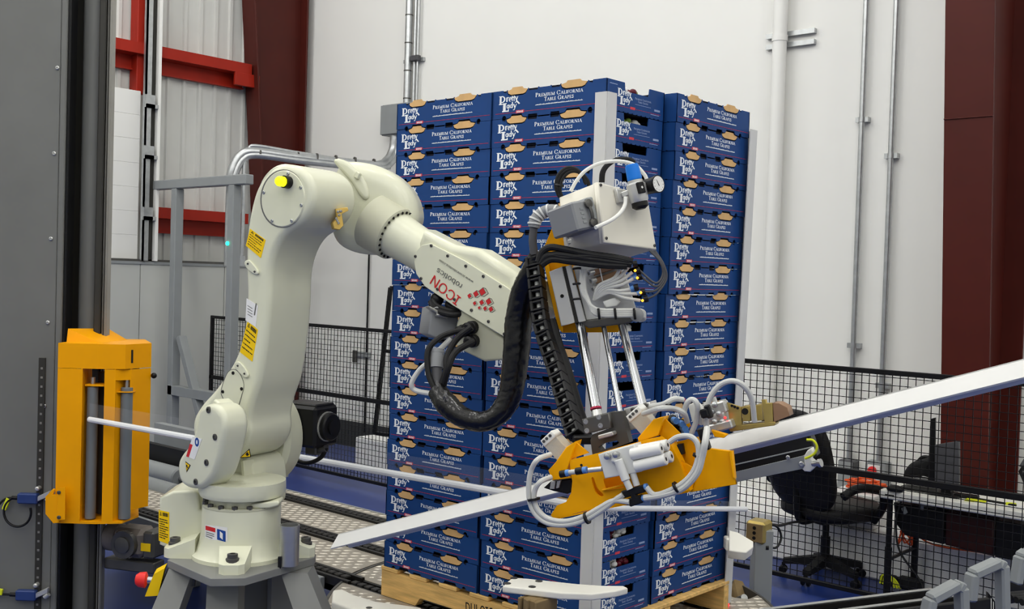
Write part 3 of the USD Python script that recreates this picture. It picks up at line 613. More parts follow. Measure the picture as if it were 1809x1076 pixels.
for a, b in CH:
    x1 = -1.55 if a > .3 else -1.45
    x0 = -4.4 if a < .3 else -3.72
    d.add("chain_track", [aabb((x0, a, ZD - .06), (x1, b, ZD - .03)), aabb((x0, a, ZD - .06), (x1, a + .02, ZD + .012)), aabb((x0, b - .02, ZD - .06), (x1, b, ZD + .012))], "chain")
    links = [rbox(V(x0 + .02 + k * .05, (a + b) / 2, ZD + .002), V(.021, 0, 0), V(0, .02, 0), V(0, 0, .014), .005) for k in range(int((x1 - x0 - .05) / .05))]
    d.add("drive_chain", links, "chain", kind="stuff")
d.add("side_frame", [aabb((-4.4, -.03, .47), (-1.62, -.005, ZD)), aabb((-3.72, 1.122, .47), (-1.62, 1.14, ZD))], "greyp")
for x in (-3.6, -2.1): 
    for y in (.5, 1.06): d.add("leg", rbox(V(x, y, .25), V(.04, 0, 0), V(0, .04, 0), V(0, 0, .25), .006), "greyp")
d.done()
t = Thing("turntable", "round tread-plate turntable under the pallet", "turntable")
hole = Polygon([tuple(onZ(a, b, ZD)[:2]) for a, b in ((1297, 1030), (1310, 1024), (1326, 1037), (1332, 1050), (1318, 1056), (1300, 1054))]).buffer(.02)
top = disc.difference(unary_union([sbox(-1.7, a, .5, b) for a, b in CH])).difference(hole)
tp = [g_ for g_ in top.geoms]
for g_ in tp:
    k = t.add("tread_plate", deck(g_), "plate", smooth=False); t.add("lug_pattern", lugs(g_.buffer(-.02), .062), "platehi", under=k, smooth=False, kind="stuff")
t.add("rim", put(prism(disc.difference(Point(*CEN).buffer(RT - .012, 48)), .1), V(0, 0, ZD + .004), V(1, 0, 0), V(0, 1, 0)), "darksteel", smooth=False)
t.add("base_drum", lathe(V(*CEN, .08), UP, [(RT - .1, 0), (RT - .1, ZD - .16)], 48), "mastd")
for a, b in CH:
    hw = math.sqrt(RT ** 2 - (max(abs(a - .5), abs(b - .5))) ** 2) - .015
    k = t.add("chain_track", [aabb((CEN[0] - hw, a, ZD - .06), (CEN[0] + hw, b, ZD - .03)), aabb((CEN[0] - hw, a, ZD - .06), (CEN[0] + hw, a + .015, ZD - .002)), aabb((CEN[0] - hw, b - .015, ZD - .06), (CEN[0] + hw, b, ZD - .002))], "chain")
    t.add("drive_chain", [rbox(V(CEN[0] - hw + .03 + j * .05, (a + b) / 2, ZD - .014), V(.021, 0, 0), V(0, .02, 0), V(0, 0, .014), .005) for j in range(int((2 * hw - .04) / .05))], "chain", under=k, kind="stuff")
t.done()
c = onZ(1312, 1040, ZD)
t = Thing("sprocket_wedge", "brown metal wedge in the opening of the turntable at the right of the pallet", "machine part")
t.add("wedge", hull([c + V(-.07, -.05, -.1), c + V(.03, -.06, -.1), c + V(.06, .05, -.1), c + V(-.05, .06, -.1), c + V(-.06, .02, .03), c + V(-.03, .05, .02)]), "brown"); t.add("shaft", cyl(c + V(.0, -.04, -.05), c + V(.05, -.07, -.02), .018, 16), "steel"); t.done()
# white polyethylene pallet guides
def guide(name, label, pts, z, th, block=None, screws=()):
    t = Thing(name, label, "guide"); P = Plane(V(0, 0, z), V(0, 0, 1), V(1, 0, 0)); t.add("plate", P.slab(pts, th, min(.012, th * .25)), "pe")
    for q in screws: t.add("screw", screw(P.pt(*q), UP, .014, .003), "darksteel")
    return t
t = guide("pallet_guide", "curved white plastic guide lying on the tread plate at the bottom, left of the pallet", [(588, 1042), (605, 1040), (625, 1050), (665, 1062), (712, 1068), (745, 1073), (745, 1100), (690, 1100), (640, 1082), (586, 1062)], ZD + .05, .045, screws=[(652, 1074)]); t.done()
zg = ZD + .37
t = guide("pallet_guide", "long white plastic guide on a brown block before the near corner post", [(888, 1035), (897, 1026), (906, 1019.5), (935, 1022), (1018, 1031), (1060, 1034), (1101, 1034.5), (1109, 1038), (1087, 1043.5), (1046, 1049), (991, 1047), (935, 1040.5)], zg, .026, screws=[(908, 1021.5), (896, 1031), (940, 1037), (952, 1027)])
a = onZ(918, 1050, zg); t.add("support_block", rbox(V(a[0], a[1] + .10, (zg - .027 + ZD) / 2), V(.03, 0, 0), V(0, .05, 0), V(0, 0, (zg - .027 - ZD) / 2), .006), "brown"); t.add("support_ribs", [rbox(V(a[0] + dx, a[1] + .10, (zg - .027 + ZD) / 2), V(.006, 0, 0), V(0, .06, 0), V(0, 0, (zg - .03 - ZD) / 2), .003) for dx in (-.038, .0, .038)], "brown"); t.done()
P0 = at(1300, 958, 4.75); 
t = Thing("pallet_guide", "short white plastic guide with a cut corner beside the rear right post", "guide")
pl = Plane(P0, V(0, 0, 1), V(1, 0, 0)); o = P0
t.add("plate", Plane(at(1305, 955, 4.7), -FH * .5 + UP * .9, CR).slab([(1288, 936), (1304, 940), (1331, 956), (1331, 966), (1318, 976), (1288, 972)], .05, .006), "pe"); t.add("block", rbox(at(1292, 960, 4.74), RH * .03, FH * .03, UP * .028, .005), "pe"); q_ = at(1288, 962, 4.98); t.add("support_arm", [aabb((q_[0] - .012, q_[1] - .012, ZD), (q_[0] + .012, q_[1] + .012, q_[2])), beam(V(q_[0], q_[1], q_[2] - .01), at(1292, 962, 4.74), .024, .02)], "brown"); t.done()
# grey sensor post at the right
P = at(1345, 985, 5.36)
t = Thing("sensor_post", "grey post with a brass-coloured sensor head right of the pallet", "sensor post")
t.add("column", rbox(V(P[0], P[1], .42), RH * .045, FH * .05, UP * .42, .004), "greyp")
hp = at(1341, 938, 5.36); hx = unit(V(1, .1, 0)); hy = unit(V(-.1, 1, 0))
t.add("head", rbox(hp, hx * .05, hy * .055, UP * .055, .012), "brass"); t.add("face_plate", rbox(hp - hy * .057 - hx * .0, hx * .042, hy * .004, UP * .045, .003), "brown")
for dz in (-.025, .0, .025): t.add("lens", cyl(hp - hy * .062 + UP * dz, hp - hy * .055 + UP * dz, .009, 12), "black")
t.add("sensor_cable", ptube([(1360, 926, 5.38), (1374, 932, 5.41), (1380, 950, 5.41), (1372, 967, 5.38), (1357, 967, 5.34)], .006, 0), "black"); t.add("cable_gland", cyl(at(1357, 967, 5.32), at(1352, 967, 5.32), .016, 14), "black"); t.done()
single("cable", ptube([(1362, 927, 5.41), (1380, 928, 5.8), (1400, 923, 7.0), (1425, 921, 7.2)], .008, 0), "black", "thin black cable from the sensor post towards the office chair", "cable")
single("small_signal_lamp", lathe(onZ(1284, 1071, ZD), UP, [(.011, 0.001), (.011, .012), (.007, .018)], 12), "redled", "small red lamp low at the right end of the pallet", "lamp")

# roller conveyor end behind the yellow carriage
t = Thing("roller_conveyor", "grey roller conveyor behind the robot base at the left", "conveyor"); z = ZD - .02
for (a, b) in (((262, 812), (330, 832)), ((262, 842), (322, 862))):
    p, q = onZ(*a, z + .07), onZ(*b, z + .07); y = (p[1] + q[1]) / 2; k = t.add("roller", cyl(V(p[0] - .4, y, z), V(q[0] - .1, y, z), .075, 24, .01), "greyp"); t.add("roller_shaft", cyl(V(q[0] - .1, y, z), V(q[0] - .02, y, z), .02, 14), "steel", under=k)
p = onZ(290, 800, z + .14); t.add("side_rail", aabb((-5.4, p[1] + .05, z - .2), (-3.7, p[1] + .1, z + .17)), "fence"); t.add("cross_rail", aabb((-5.4, p[1] + .35, z + .05), (-3.7, p[1] + .42, z + .25)), "greyp")
t.add("leg", [aabb((-4.2, p[1], 0), (-4.12, p[1] + .08, z - .08)), aabb((-5.2, p[1], 0), (-5.12, p[1] + .08, z - .08))], "greyp"); t.done()
# gear motor under the carriage
B = at(238, 955, 5.95); GS = 1.13
t = Thing("gear_motor", "dusty grey gear motor with a yellow plate between the wrapper mast and the robot base", "motor")
ax = unit(RH * .9 - FH * .25) ; s = np.cross(UP, ax)
t.add("housing", rbox(B + ax * .0, ax * .10, s * .08, UP * .08, .03), "dust"); t.add("output_boss", lathe(B - s * .08, -s, [(.075, 0), (.075, .03), (.045, .03), (.045, .04), (.03, .045)], 24), "darksteel")
for k in range(6): t.add("fin", rbox(B + ax * (-.05 + k * .018) - s * .094, ax * .004, s * .012, UP * .07, .002), "dust")
t.add("motor_body", cyl(B - ax * .08 + UP * .01, B - ax * .17 + UP * .01, .078, 24, .01), "dust"); t.add("end_cover", rbox(B + ax * .13, ax * .035, s * .07, UP * .075, .012), "darksteel")
t.add("name_plate", rbox(B + ax * .12 - s * .073 - UP * .01, ax * .03, s * .002, UP * .022, .001), "label", label="yellow name plate"); t.add("bracket", rbox(B - UP * .13, ax * .16, s * .05, UP * .03, .006), "darksteel"); t.add("mounting_arm", beam(V(B[0], B[1] + .04, .525), V(B[0], -.002, .525), .07, .07), "darksteel"); t.done()

# ============================================================ the robot
A_ = unit(V(.214, -.977, 0)); U_ = unit(V(.977, .214, 0))          # shoulder/elbow axis towards the viewer; the arm's own plane runs along U_
DB = 4.06
JB = at(427, 905, DB)                                              # on the base's vertical axis
zpl = at(427, 1003, DB - .17)[2]                                   # top of the pedestal plate
px2r = lambda px, D: px * D / FPX
# pedestal
t = Thing("robot_pedestal", "grey steel pedestal with splayed legs carrying the cream robot", "pedestal")
P = Plane(V(0, 0, zpl), UP, V(1, 0, 0))
t.add("top_plate", P.slab([(296, 989), (303, 984), (372, 965), (480, 958), (548, 968), (558, 979), (555, 985), (432, 1021), (372, 1022)], .03, .003), "ped")
def leg(tp, bt, w, dpt, name="leg"):
    a = at(*tp, DB - .05); a = V(a[0], a[1], zpl - .03); b = at(*bt, DB - .12); d = b - a; b = a + d * ((a[2] - 0) / -d[2]) if d[2] < 0 else b
    x = RH; y = FH; return hull([a + x * sx * w[0] + y * sy * dpt for sx in (-1, 1) for sy in (-1, 1)] + [b + x * sx * w[1] + y * sy * dpt for sx in (-1, 1) for sy in (-1, 1)])
t.add("leg", leg((328, 1012), (300, 1072), (.045, .075), .06), "ped"); t.add("leg", leg((400, 1030), (398, 1076), (.058, .058), .05), "ped"); t.add("leg", leg((525, 1010), (552, 1076), (.05, .075), .06), "ped")
for px in (428, 478): t.add("gusset", aabb(*(lambda a: (V(a[0] - .006, a[1] - .01, 0), V(a[0] + .02, a[1] + .12, zpl - .03)))(at(px, 1040, DB + .05))), "ped")
t.add("foot_plate", rbox(V(JB[0], JB[1], .015), V(.55, 0, 0), V(0, .55, 0), V(0, 0, .015), .004), "ped"); t.done()
single("fence_pin", None, None) if False else None
sc = at(511, 962, DB - .12)
t = Thing("steel_sleeve", "short bare steel tube standing on the pedestal plate right of the robot base", "tube"); r = px2r(17, DB)
t.add("tube_wall", put(prism(Point(0, 0).buffer(r, 12).difference(Point(0, 0).buffer(r - .005, 12)), at(511, 927, DB - .12)[2] - zpl - .002), V(sc[0], sc[1], at(511, 927, DB - .12)[2]), V(1, 0, 0), V(0, 1, 0)), "steel"); t.add("slot", rbox(at(497, 990, DB - .12) - FH * .03, RH * .006, FH * .004, UP * .022, .003), "black", label="dark slot near the foot"); t.done()

R = Thing("industrial_robot", "large cream jointed robot arm with red lettering on its forearm, bolted to a grey pedestal", "robot arm", loc=V(JB[0], JB[1], zpl))
bx, by = JB[0], JB[1]; zt = at(430, 889, DB - .14)[2]; zr = at(430, 905, DB - .14)[2]
rb = px2r(68, DB)
prof = [(rb * 1.24, 0), (rb * 1.24, .014), (rb * 1.12, .03), (rb * 1.05, .06), (rb * 1.0, .095), (rb * 1.0, zr - zpl), (rb * .9, zr - zpl + .005)]
base = R.add("base_casting", [lathe(V(bx, by, zpl), UP, prof, 40)], "cream")
for ang in (-41, 49, 139, 229):
    d = V(math.cos(math.radians(ang)), math.sin(math.radians(ang)), 0); s = np.cross(UP, d); c = V(bx, by, zpl)
    k = R.add("mounting_foot", hull([c + d * rb * 1.1 + s * w + UP * h for w in (-.058, .058) for h in (0, .075)] + [c + d * rb * 1.78 + s * w + UP * h for w in (-.045, .045) for h in (0, .035)] + [c + d * rb * 1.9 + s * w + UP * h for w in (-.025, .025) for h in (0, .035)]), "cream")
    R.add("foot_bolt", [lathe(c + d * rb * 1.66 + UP * .045, UP, [(.024, -.01), (.024, .006), (.019, .008), (.019, .022), (.01, .024), (.01, .012)], 12)], "darksteel", under=k)
# rear connector block on the left
cb = Plane(at(318, 925, DB + .02), unit(-FH + RH * .05), RH)
k = R.add("connector_block", cb.slab([(281, 880), (305, 868), (340, 866), (350, 872), (352, 900), (372, 905), (372, 977), (308, 975), (281, 963)], .26, .012), "cream")
R.add("flange_ring", lathe(V(bx, by, zr + .002), UP, [(rb * 1.0, -.004), (rb * 1.0, .006), (rb * .8, .006)], 40), "creamd")
for j in range(16):
    a = 2 * math.pi * j / 16; R.add("ring_bolt", lathe(V(bx + math.cos(a) * rb * .93, by + math.sin(a) * rb * .93, zr + .006), UP, [(.011, 0), (.011, .012), (.006, .013), (.006, .006)], 8), "darksteel")
def warn(pl, quad, m="label", head=True, lines=5, under=None, z=.001, tri=True, word="WARNING"):
    """Flat warning label with a heading and rows of small print; quad: top left, top right, bottom right, bottom left in the image."""
    q = pl.uv(quad); B = lambda u, v: (q[0] * (1 - u) + q[1] * u) * (1 - v) + (q[3] * (1 - u) + q[2] * u) * v
    k = R.add("warning_label", pl.ribbon(Polygon([B(0, 0), B(1, 0), B(1, 1), B(0, 1)]), .0012, z), m, under=under, smooth=False, label="yellow warning label")
    pr = np.random.default_rng(int(quad[0][0])); ink = []
    if head:
        if tri: ink.append(Polygon([B(.10, .16), B(.19, .03), B(.28, .16)]).difference(Polygon([B(.15, .14), B(.19, .08), B(.23, .14)])))
        for j in range(7): ink.append(Polygon([B(.38 + j * .075, .05), B(.435 + j * .075, .05), B(.435 + j * .075, .16), B(.38 + j * .075, .16)]))
    for j in range(lines):
        v = .26 + .66 * j / max(1, lines); u = .08
        while u < .85 - .3 * (j % 3 == 2):
            w = .04 + .08 * pr.random(); ink.append(Polygon([B(u, v), B(u + w, v), B(u + w, v + .035), B(u, v + .035)])); u += w + .03
    R.add("label_print", pl.ribbon(unary_union(ink), .0005, z + .0005), "ink", under=under, smooth=False); return B
warn(cb.shift(.0005), [(280.5, 901), (299, 905), (299, 962), (280.5, 955)], lines=9)
# turret above the base
R.add("turret_neck", lathe(V(bx, by, zr + .004), UP, [(rb * .8, 0), (rb * .8, .03), (rb * 1.05, .034), (rb * 1.1, .05), (rb * 1.1, .09)], 40), "cream")
JZ = Plane(at(437, 752, DB - .06), A_, U_)                          # plane of the shoulder joint's near face
JA = Plane(at(499, 351, 3.95), A_, U_)                             # the lower arm's near face
R.add("turret_casting", JA.slab([(350, 888), (351, 862), (370, 845), (395, 812), (440, 812), (446, 890), (430, 894), (385, 892)], .20, .015, z=-.09, sm=4), "cream")
R.add("turret_disc", JA.disc(440, 770, px2r(96, 4.1), .11, .02, z=-.27, seg=56), "cream"); R.add("disc_seam", JA.disc(438, 764, px2r(60, 4.1), .006, z=-.264, seg=48), "greyink")
R.add("turret_rib", [beam(JA.pt(437, 812, -.085), JA.pt(442, 880, -.085), .018, .06, up=A_), beam(JA.pt(395, 815, -.085), JA.pt(388, 872, -.085), .018, .06, up=A_)], "cream")
R.add("index_lug", Plane(at(470, 892, 3.95), -FH, CR).slab([(443, 891), (492, 885), (492, 893), (476, 898), (445, 899)], .08, .006), "cream")
k = R.add("yellowed_tag", JA.shift(-.085).slab([(386, 834), (406, 830), (408, 848), (388, 852)], .004), "tan", label="faded yellow label"); R.add("tag_bar", JA.shift(-.08).slab([(382, 834), (386, 833), (390, 852), (386, 853)], .003), "ink")
# shoulder motor on the far side
mp = JA.pt(549, 750, -.44)
mot = R.add("shoulder_motor", rbox(mp + U_ * .0 - A_ * .0, U_ * .085, A_ * .075, UP * .085, .012), "black", label="black shoulder motor")
R.add("motor_cap", rbox(mp + UP * .082 - U_ * .01, U_ * .085, A_ * .06, UP * .012, .005), "black", under=mot)
R.add("encoder", [cyl(mp + U_ * .083, mp + U_ * .115, .058, 24, .006), cyl(mp + U_ * .11, mp + U_ * .122, .03, 20)], "black", under=mot); R.add("encoder_band", cyl(mp + U_ * .085, mp + U_ * .092, .062, 24), "alu", under=mot)
R.add("rating_plate", rbox(mp + A_ * .076 - U_ * .045 - UP * .005, U_ * .03, A_ * .001, UP * .035, .0005), "paper", under=mot, label="white rating plate")
R.add("rating_print", [rbox(mp + A_ * .0775 - U_ * .045 + UP * (.02 - .012 * j), U_ * (.022 - .005 * (j % 2)), A_ * .0004, UP * .002, .0002) for j in range(5)], "greyink", under=mot)
R.add("motor_connector", [rbox(mp - UP * .1 + U_ * .02, U_ * .03, A_ * .025, UP * .022, .006), cyl(mp - UP * .1 + U_ * .05, mp - UP * .09 + U_ * .085, .016, 14)], "darksteel", under=mot)
R.add("motor_cable", tube([mp - UP * .09 + U_ * .085, mp - UP * .13 + U_ * .06, mp - UP * .16 - U_ * .0, mp - UP * .16 - U_ * .06, mp - UP * .13 - U_ * .1], .009), "black", under=mot)
# lower arm: front outline measured on the arm's near face, 0.27 m deep
arm = [(503, 289), (527, 295), (546, 312), (553, 335), (552, 358), (543, 380), (526, 398), (505, 412), (490, 432), (480, 458), (475, 490), (474, 530), (470, 580), (464, 630), (456, 675), (444, 712), (438, 740), (439, 765), (431, 790), (413, 808), (388, 815), (364, 808), (346, 790), (338, 765), (340, 738), (354, 714), (373, 693), (393, 666), (412, 634), (425, 598), (431, 560), (433, 520), (432, 480), (432, 440), (434, 405), (441, 365), (452, 330), (470, 305), (486, 293)]
R.add("lower_arm", JA.slab(arm, .26, .028, sm=4, steps=4), "cream")
cap = R.add("elbow_cap", JA.disc(499, 351, px2r(50.5, 3.95), .02, .004, z=.004, seg=40), "cream")
R.add("cap_seam", lathe(JA.pt(499, 351, .0003), A_, [(px2r(51.5, 3.95), -.002), (px2r(51.5, 3.95), .0007), (px2r(50.2, 3.95), .0007)], 40), "greyink", under=cap)
for a in (25, 75, 165, 240, 300, 345):
    R.add("cap_bolt", screw(JA.pt(499, 351, .004) + (U_ * math.cos(math.radians(a)) + UP * math.sin(math.radians(a))) * px2r(45, 3.95), A_, .0065), "galv", under=cap)
R.add("lamp_base", JA.disc(501, 321, .023, .035, z=.03, seg=20), "black", under=cap); R.add("signal_lamp", lathe(JA.pt(500, 321, .03), A_, [(.019, -.002), (.019, .022), (.014, .03), (.005, .033)], 20), "led", under=cap, label="lit yellow lamp")
def plate_on(pts, T=.004, name="inspection_plate", m="cream", holes=(), z=.003):
    k = R.add(name, JA.slab(pts, T, .001, z=z, sm=4), m)
    for h in holes: R.add("plate_screw", screw(JA.pt(*h, z), A_, .0065), "ink", under=k)
k = R.add("plate_seam", JA.slab([(390, 690), (400, 660), (412, 652), (424, 660), (431, 680), (427, 700), (420, 722), (412, 731), (404, 728), (394, 706)], .003, .0005, z=.0014, sm=4), "greyink")
plate_on([(391.2, 690), (401, 661), (412, 653.2), (423.2, 661), (430, 680), (426, 699), (419, 721), (412, 729.8), (405, 727), (395, 705)], holes=[(412, 659), (427, 687), (391.8 + 2, 692), (412, 724)])
for c in ([(431, 464), (438, 459), (446, 466), (455, 478), (455, 484), (448, 484), (436, 475)], [(413, 643), (420, 639), (428, 645), (437, 659), (437, 666), (430, 666), (418, 654)]):
    k = R.add("eyelet_pad", JA.slab(c, .01, .003, z=.009, sm=3), "cream"); m0 = np.mean(c, 0); R.add("pad_screw", [screw(JA.pt(m0[0] - 6, m0[1] - 7, .009), A_, .004), screw(JA.pt(m0[0] + 6, m0[1] + 7, .009), A_, .004)], "darksteel", under=k)
warn(JA, [(442, 404), (469.5, 424), (461, 456), (434.5, 434)], lines=5); warn(JA, [(438, 566), (456, 583), (446, 639), (424, 622)], lines=5)
qr = JA.uv([(437, 533), (450, 541), (447, 562), (434, 554)]); pr = np.random.default_rng(5)
R.add("service_label", JA.ribbon(Polygon(JA.uv([(436, 527), (456, 540), (452, 578), (434, 566)])), .001, .0012), "paper", smooth=False, label="white service label")
R.add("service_print", JA.ribbon(unary_union([LineString(JA.uv([(453, 537), (450, 556)])).buffer(.003)] + [LineString(JA.uv([(438, 540 + 5 * j), (446, 545 + 5 * j)])).buffer(.0012) for j in range(4)]), .0005, .0016), "greyink", smooth=False)
# joint-two cover at lower left
JC = Plane(at(368, 780, DB - .17), unit(A_ + RH * -.25), U_)
k = R.add("gear_cover", JC.slab([(348, 740), (352, 722), (365, 714), (380, 716), (391, 728), (396, 750), (394, 772), (390, 790), (383, 818), (372, 846), (356, 862), (336, 864), (320, 856), (313, 838), (313, 816), (321, 800), (332, 786), (342, 762)], .11, .022, sm=4, steps=4), "cream")
R.add("cover_flange", JC.shift(-.06).slab([(372, 716), (388, 714), (402, 735), (402, 765), (398, 790), (390, 820), (378, 850), (372, 846)], .07, .01, sm=4), "cream", under=k)
for h in ((370.5, 724), (382, 772), (367, 817), (348, 851)): R.add("cover_bolt", lathe(JC.pt(*h, -.004), JC.n, [(.012, 0), (.012, .008), (.006, .009), (.006, .004)], 12), "darksteel", under=k)
R.add("bolt_pad", JC.shift(-.03).slab([(393, 747), (401, 745), (401, 775), (394, 778)], .05, .004), "cream", under=k); R.add("pad_bolts", [screw(JC.pt(397, y, -.028), JC.n, .006) for y in (750, 758, 766, 773)], "darksteel", under=k)
q = lambda pl, pts: Polygon(pl.uv(pts))
R.add("danger_label", JC.ribbon(q(JC, [(341, 771), (357, 776), (344, 812), (329, 806)]), .001, .0012), "paper", under=k, smooth=False, label="white danger label with a blue disc")
R.add("danger_heading", JC.ribbon(q(JC, [(336, 784), (341, 786), (334, 808), (329.5, 806)]), .0006, .0016), "red", under=k, smooth=False); c_ = JC.uv([(348.5, 781)])[0]
R.add("blue_disc", JC.ribbon(affinity.scale(Point(*c_).buffer(.0165), .8, 1), .0006, .0018), "blue", under=k, smooth=False); R.add("disc_figure", JC.ribbon(affinity.scale(Point(*c_).buffer(.006), .8, 1.3), .0006, .0022), "paper", under=k, smooth=False)
R.add("hazard_triangle", JC.ribbon(q(JC, [(328, 815), (337, 822), (330, 834.5)]), .0008, .0012), "ink", under=k, smooth=False); R.add("triangle_face", JC.ribbon(q(JC, [(328.6, 817), (335.5, 822), (330.2, 831.5)]), .0006, .0016), "label", under=k, smooth=False); R.add("triangle_symbol", JC.ribbon(q(JC, [(330, 821), (332, 821), (331, 824), (333, 824), (330.5, 829), (331, 825), (329.5, 825)]), .0004, .002), "ink", under=k, smooth=False)
JT = Plane(JA.pt(432, 800, -.27), unit(U_ + A_ * .55), -A_); 
T2 = Plane(at(434, 800, DB - .09), unit(-FH + RH * .1), RH)
R.add("hazard_triangle", T2.ribbon(q(T2, [(442, 791), (424, 808), (445, 806)]), .0012, .02), "ink", smooth=False); R.add("triangle_face", T2.ribbon(q(T2, [(441.3, 793.5), (427, 806.5), (443.5, 804.8)]), .0006, .0206), "label", smooth=False); R.add("triangle_symbol", T2.ribbon(q(T2, [(437, 798), (440, 797), (440, 800), (442, 801), (439, 804), (436, 803), (437, 801), (434, 803)]), .0004, .021), "ink", smooth=False)
# danger label on the base barrel (wraps round it)
def barrel(px0, py0, px1, py1, nx, r, m, z=.0015, name="x", **kw):
    c0 = np.array([bx, by]); out = []
    def hit(px, py):
        d = ray(px, py); o = CAM; a = d[0] ** 2 + d[1] ** 2; b = 2 * ((o[0] - bx) * d[0] + (o[1] - by) * d[1]); c = (o[0] - bx) ** 2 + (o[1] - by) ** 2 - r * r; s = (-b - math.sqrt(max(0, b * b - 4 * a * c))) / (2 * a); p = o + d * s; n = V(p[0] - bx, p[1] - by, 0) / r; return p, n
    v = []; f = []
    for i in range(nx + 1):
        u = i / nx
        for k_, y in enumerate((py0 + (4.5 * u if True else 0), py1 + 4.5 * u)):
            p, n = hit(px0 + (px1 - px0) * u, y); v += [p + n * .0004, p + n * z]
        if i: a = 4 * (i - 1); b = 4 * i; f += [[a + 1, b + 1, b + 3], [a + 1, b + 3, a + 3]]
    m_ = tm(v, f); m_.fix_normals() if False else None; return R.add(name, m_, m, smooth=False, **kw)
barrel(363, 927, 402, 952, 6, rb, "paper", .0015, "danger_label", label="white danger label with a blue disc"); barrel(364, 928.5, 381, 936, 3, rb, "red", .002, "danger_heading")
barrel(384, 934, 399, 953, 5, rb, "blue", .002, "blue_panel"); barrel(389, 938, 394, 949, 2, rb, "paper", .0025, "panel_figure")
for j in range(3): barrel(364.5, 939 + 3.4 * j, 379 - 3 * (j == 2), 940.4 + 3.4 * j, 3, rb, "greyink", .002, "danger_print")

# elbow housing and forearm
EH = JA.pt(499, 351, -.37)                                           # centre of the elbow housing on the joint axis
q0 = at(690, 408, 4.2); q1 = at(902, 540, 3.93); fx = unit(q1 - q0); fn = unit(np.cross(fx, np.cross(A_, fx))); fy = np.cross(fn, fx)
if np.dot(fn, CAM - q0) < 0: fn = -fn
FP = Plane(q0, fn, fx)                                               # plane through the forearm's axis facing the viewer
R.add("elbow_barrel", lathe(JA.pt(499, 351, -.255), -A_, [(px2r(62, 4.0), 0), (px2r(66, 4.0), .01), (px2r(66, 4.0), .10), (px2r(60, 4.), .12)], 44), "cream")
R.add("barrel_seam", lathe(JA.pt(499, 351, -.262), -A_, [(px2r(62, 4.0), 0), (px2r(63.5, 4.), .001), (px2r(63.5, 4.), .006), (px2r(62, 4.0), .007)], 44), "greyink")
hp_ = Plane(at(650, 365, 4.19), unit(-FH * .97 - RH * .12), CR)
R.add("elbow_housing", hp_.slab([(598, 287), (645, 286), (690, 304), (722, 335), (735, 368), (733, 396), (712, 425), (678, 446), (645, 449), (612, 442), (588, 425), (578, 390), (578, 335)], .2, .065, sm=4, steps=5), "cream")
R.add("housing_fin", hp_.shift(.012).slab([(588, 285), (606, 282), (640, 312), (652, 345), (640, 352), (618, 320)], .1, .014, sm=3), "cream")
R.add("lifting_pad", [rbox(hp_.pt(632, 310, .01), fx * .012, fy * .014, hp_.n * .015, .004), rbox(hp_.pt(672, 311, -.04), fx * .009, fy * .008, hp_.n * .02, .003)], "cream")
JBP = Plane(at(603, 386, 4.0), unit(-FH + RH * .35), RH)
jb = R.add("junction_bracket", JBP.slab([(593, 369), (614, 366), (616, 372), (604, 378), (607, 398), (600, 406), (590, 404), (588, 394), (596, 384)], .05, .003), "tan", label="yellowed connector bracket")
R.add("bracket_screws", [screw(JBP.pt(a, b), JBP.n, .005) for a, b in ((597, 374), (602, 373), (599, 380), (594, 386), (598, 394), (596, 390))], "steel", under=jb)
c0 = q0; ring_r = px2r(49, 4.15)
rg = R.add("forearm_ring", lathe(c0 - fx * .0, fx, [(ring_r * 1.10, -.08), (ring_r * 1.03, -.02), (ring_r, .03), (ring_r - .006, .035), (ring_r - .02, .035)], 44), "creamd")
for j in range(24):
    a = 2 * math.pi * j / 24; R.add("ring_screw", screw(c0 + fx * .035 + (fn * math.cos(a) + fy * math.sin(a)) * (ring_r - .011), fx, .0055), "ink", under=rg)
r0, r1 = px2r(41, 4.1), px2r(37, 4.0)
R.add("forearm_tube", lathe(c0 - fx * .04, fx, [(r0 * 1.05, .0), (r0 * 1.05, .05), (r0, .08), (r1 * 1.0, .26), (r1, .40)], 40), "cream")
R.add("oil_plug", lathe(FP.pt(657, 410, r0 * .95), fn, [(.017, -.02), (.017, .008), (.009, .009), (.009, .003)], 16), "cream"); R.add("plug_bore", lathe(FP.pt(657, 410, r0 * .95 + .008), fn, [(.0085, 0), (.0085, .0008)], 14), "ink")
R.add("forearm_shell", FP.shift(.078).slab([(745, 404), (800, 432), (845, 440), (913, 484), (908, 545), (893, 597), (870, 590), (800, 545), (745, 505), (732, 470), (736, 430)], .125, .03, sm=0, steps=4), "cream")
CV = FP.shift(.084)
cov = [(735, 444), (745, 433), (760, 430), (820, 460), (895, 507), (905, 515), (902, 560), (897, 599), (885, 592), (800, 540), (750, 506), (735, 484), (731, 462)]
fc = R.add("forearm_cover", CV.slab(cov, .012, .003, z=.004), "cream", label="cover plate with red and grey lettering")
for h in ((762, 434), (791, 452), (823, 470), (854, 488), (884, 506), (734, 453), (744, 492), (773, 511), (803, 529), (833, 548), (863, 568), (891, 590)): R.add("cover_screw", screw(CV.pt(*h, .004), fn, .006), "darksteel", under=fc)
TZ = CV.shift(.0048)
R.add("red_lettering", text_on(TZ, "ICON", (815.5, 526.5), (767.5, 486), .037, z=.0006), "red", under=fc, smooth=False, label="red upside-down word")
R.add("grey_lettering", text_on(TZ, "robotics", (818, 503), (774, 473), .020, z=.0006), "greyink", under=fc, smooth=False)
R.add("web_lettering", text_on(TZ, "www.iconrobotics.com", (837, 497), (777, 458), .0085, z=.0006), "greyink", under=fc, smooth=False)
lx = unit(TZ.uv([(851, 512)])[0] - TZ.uv([(828, 523)])[0])
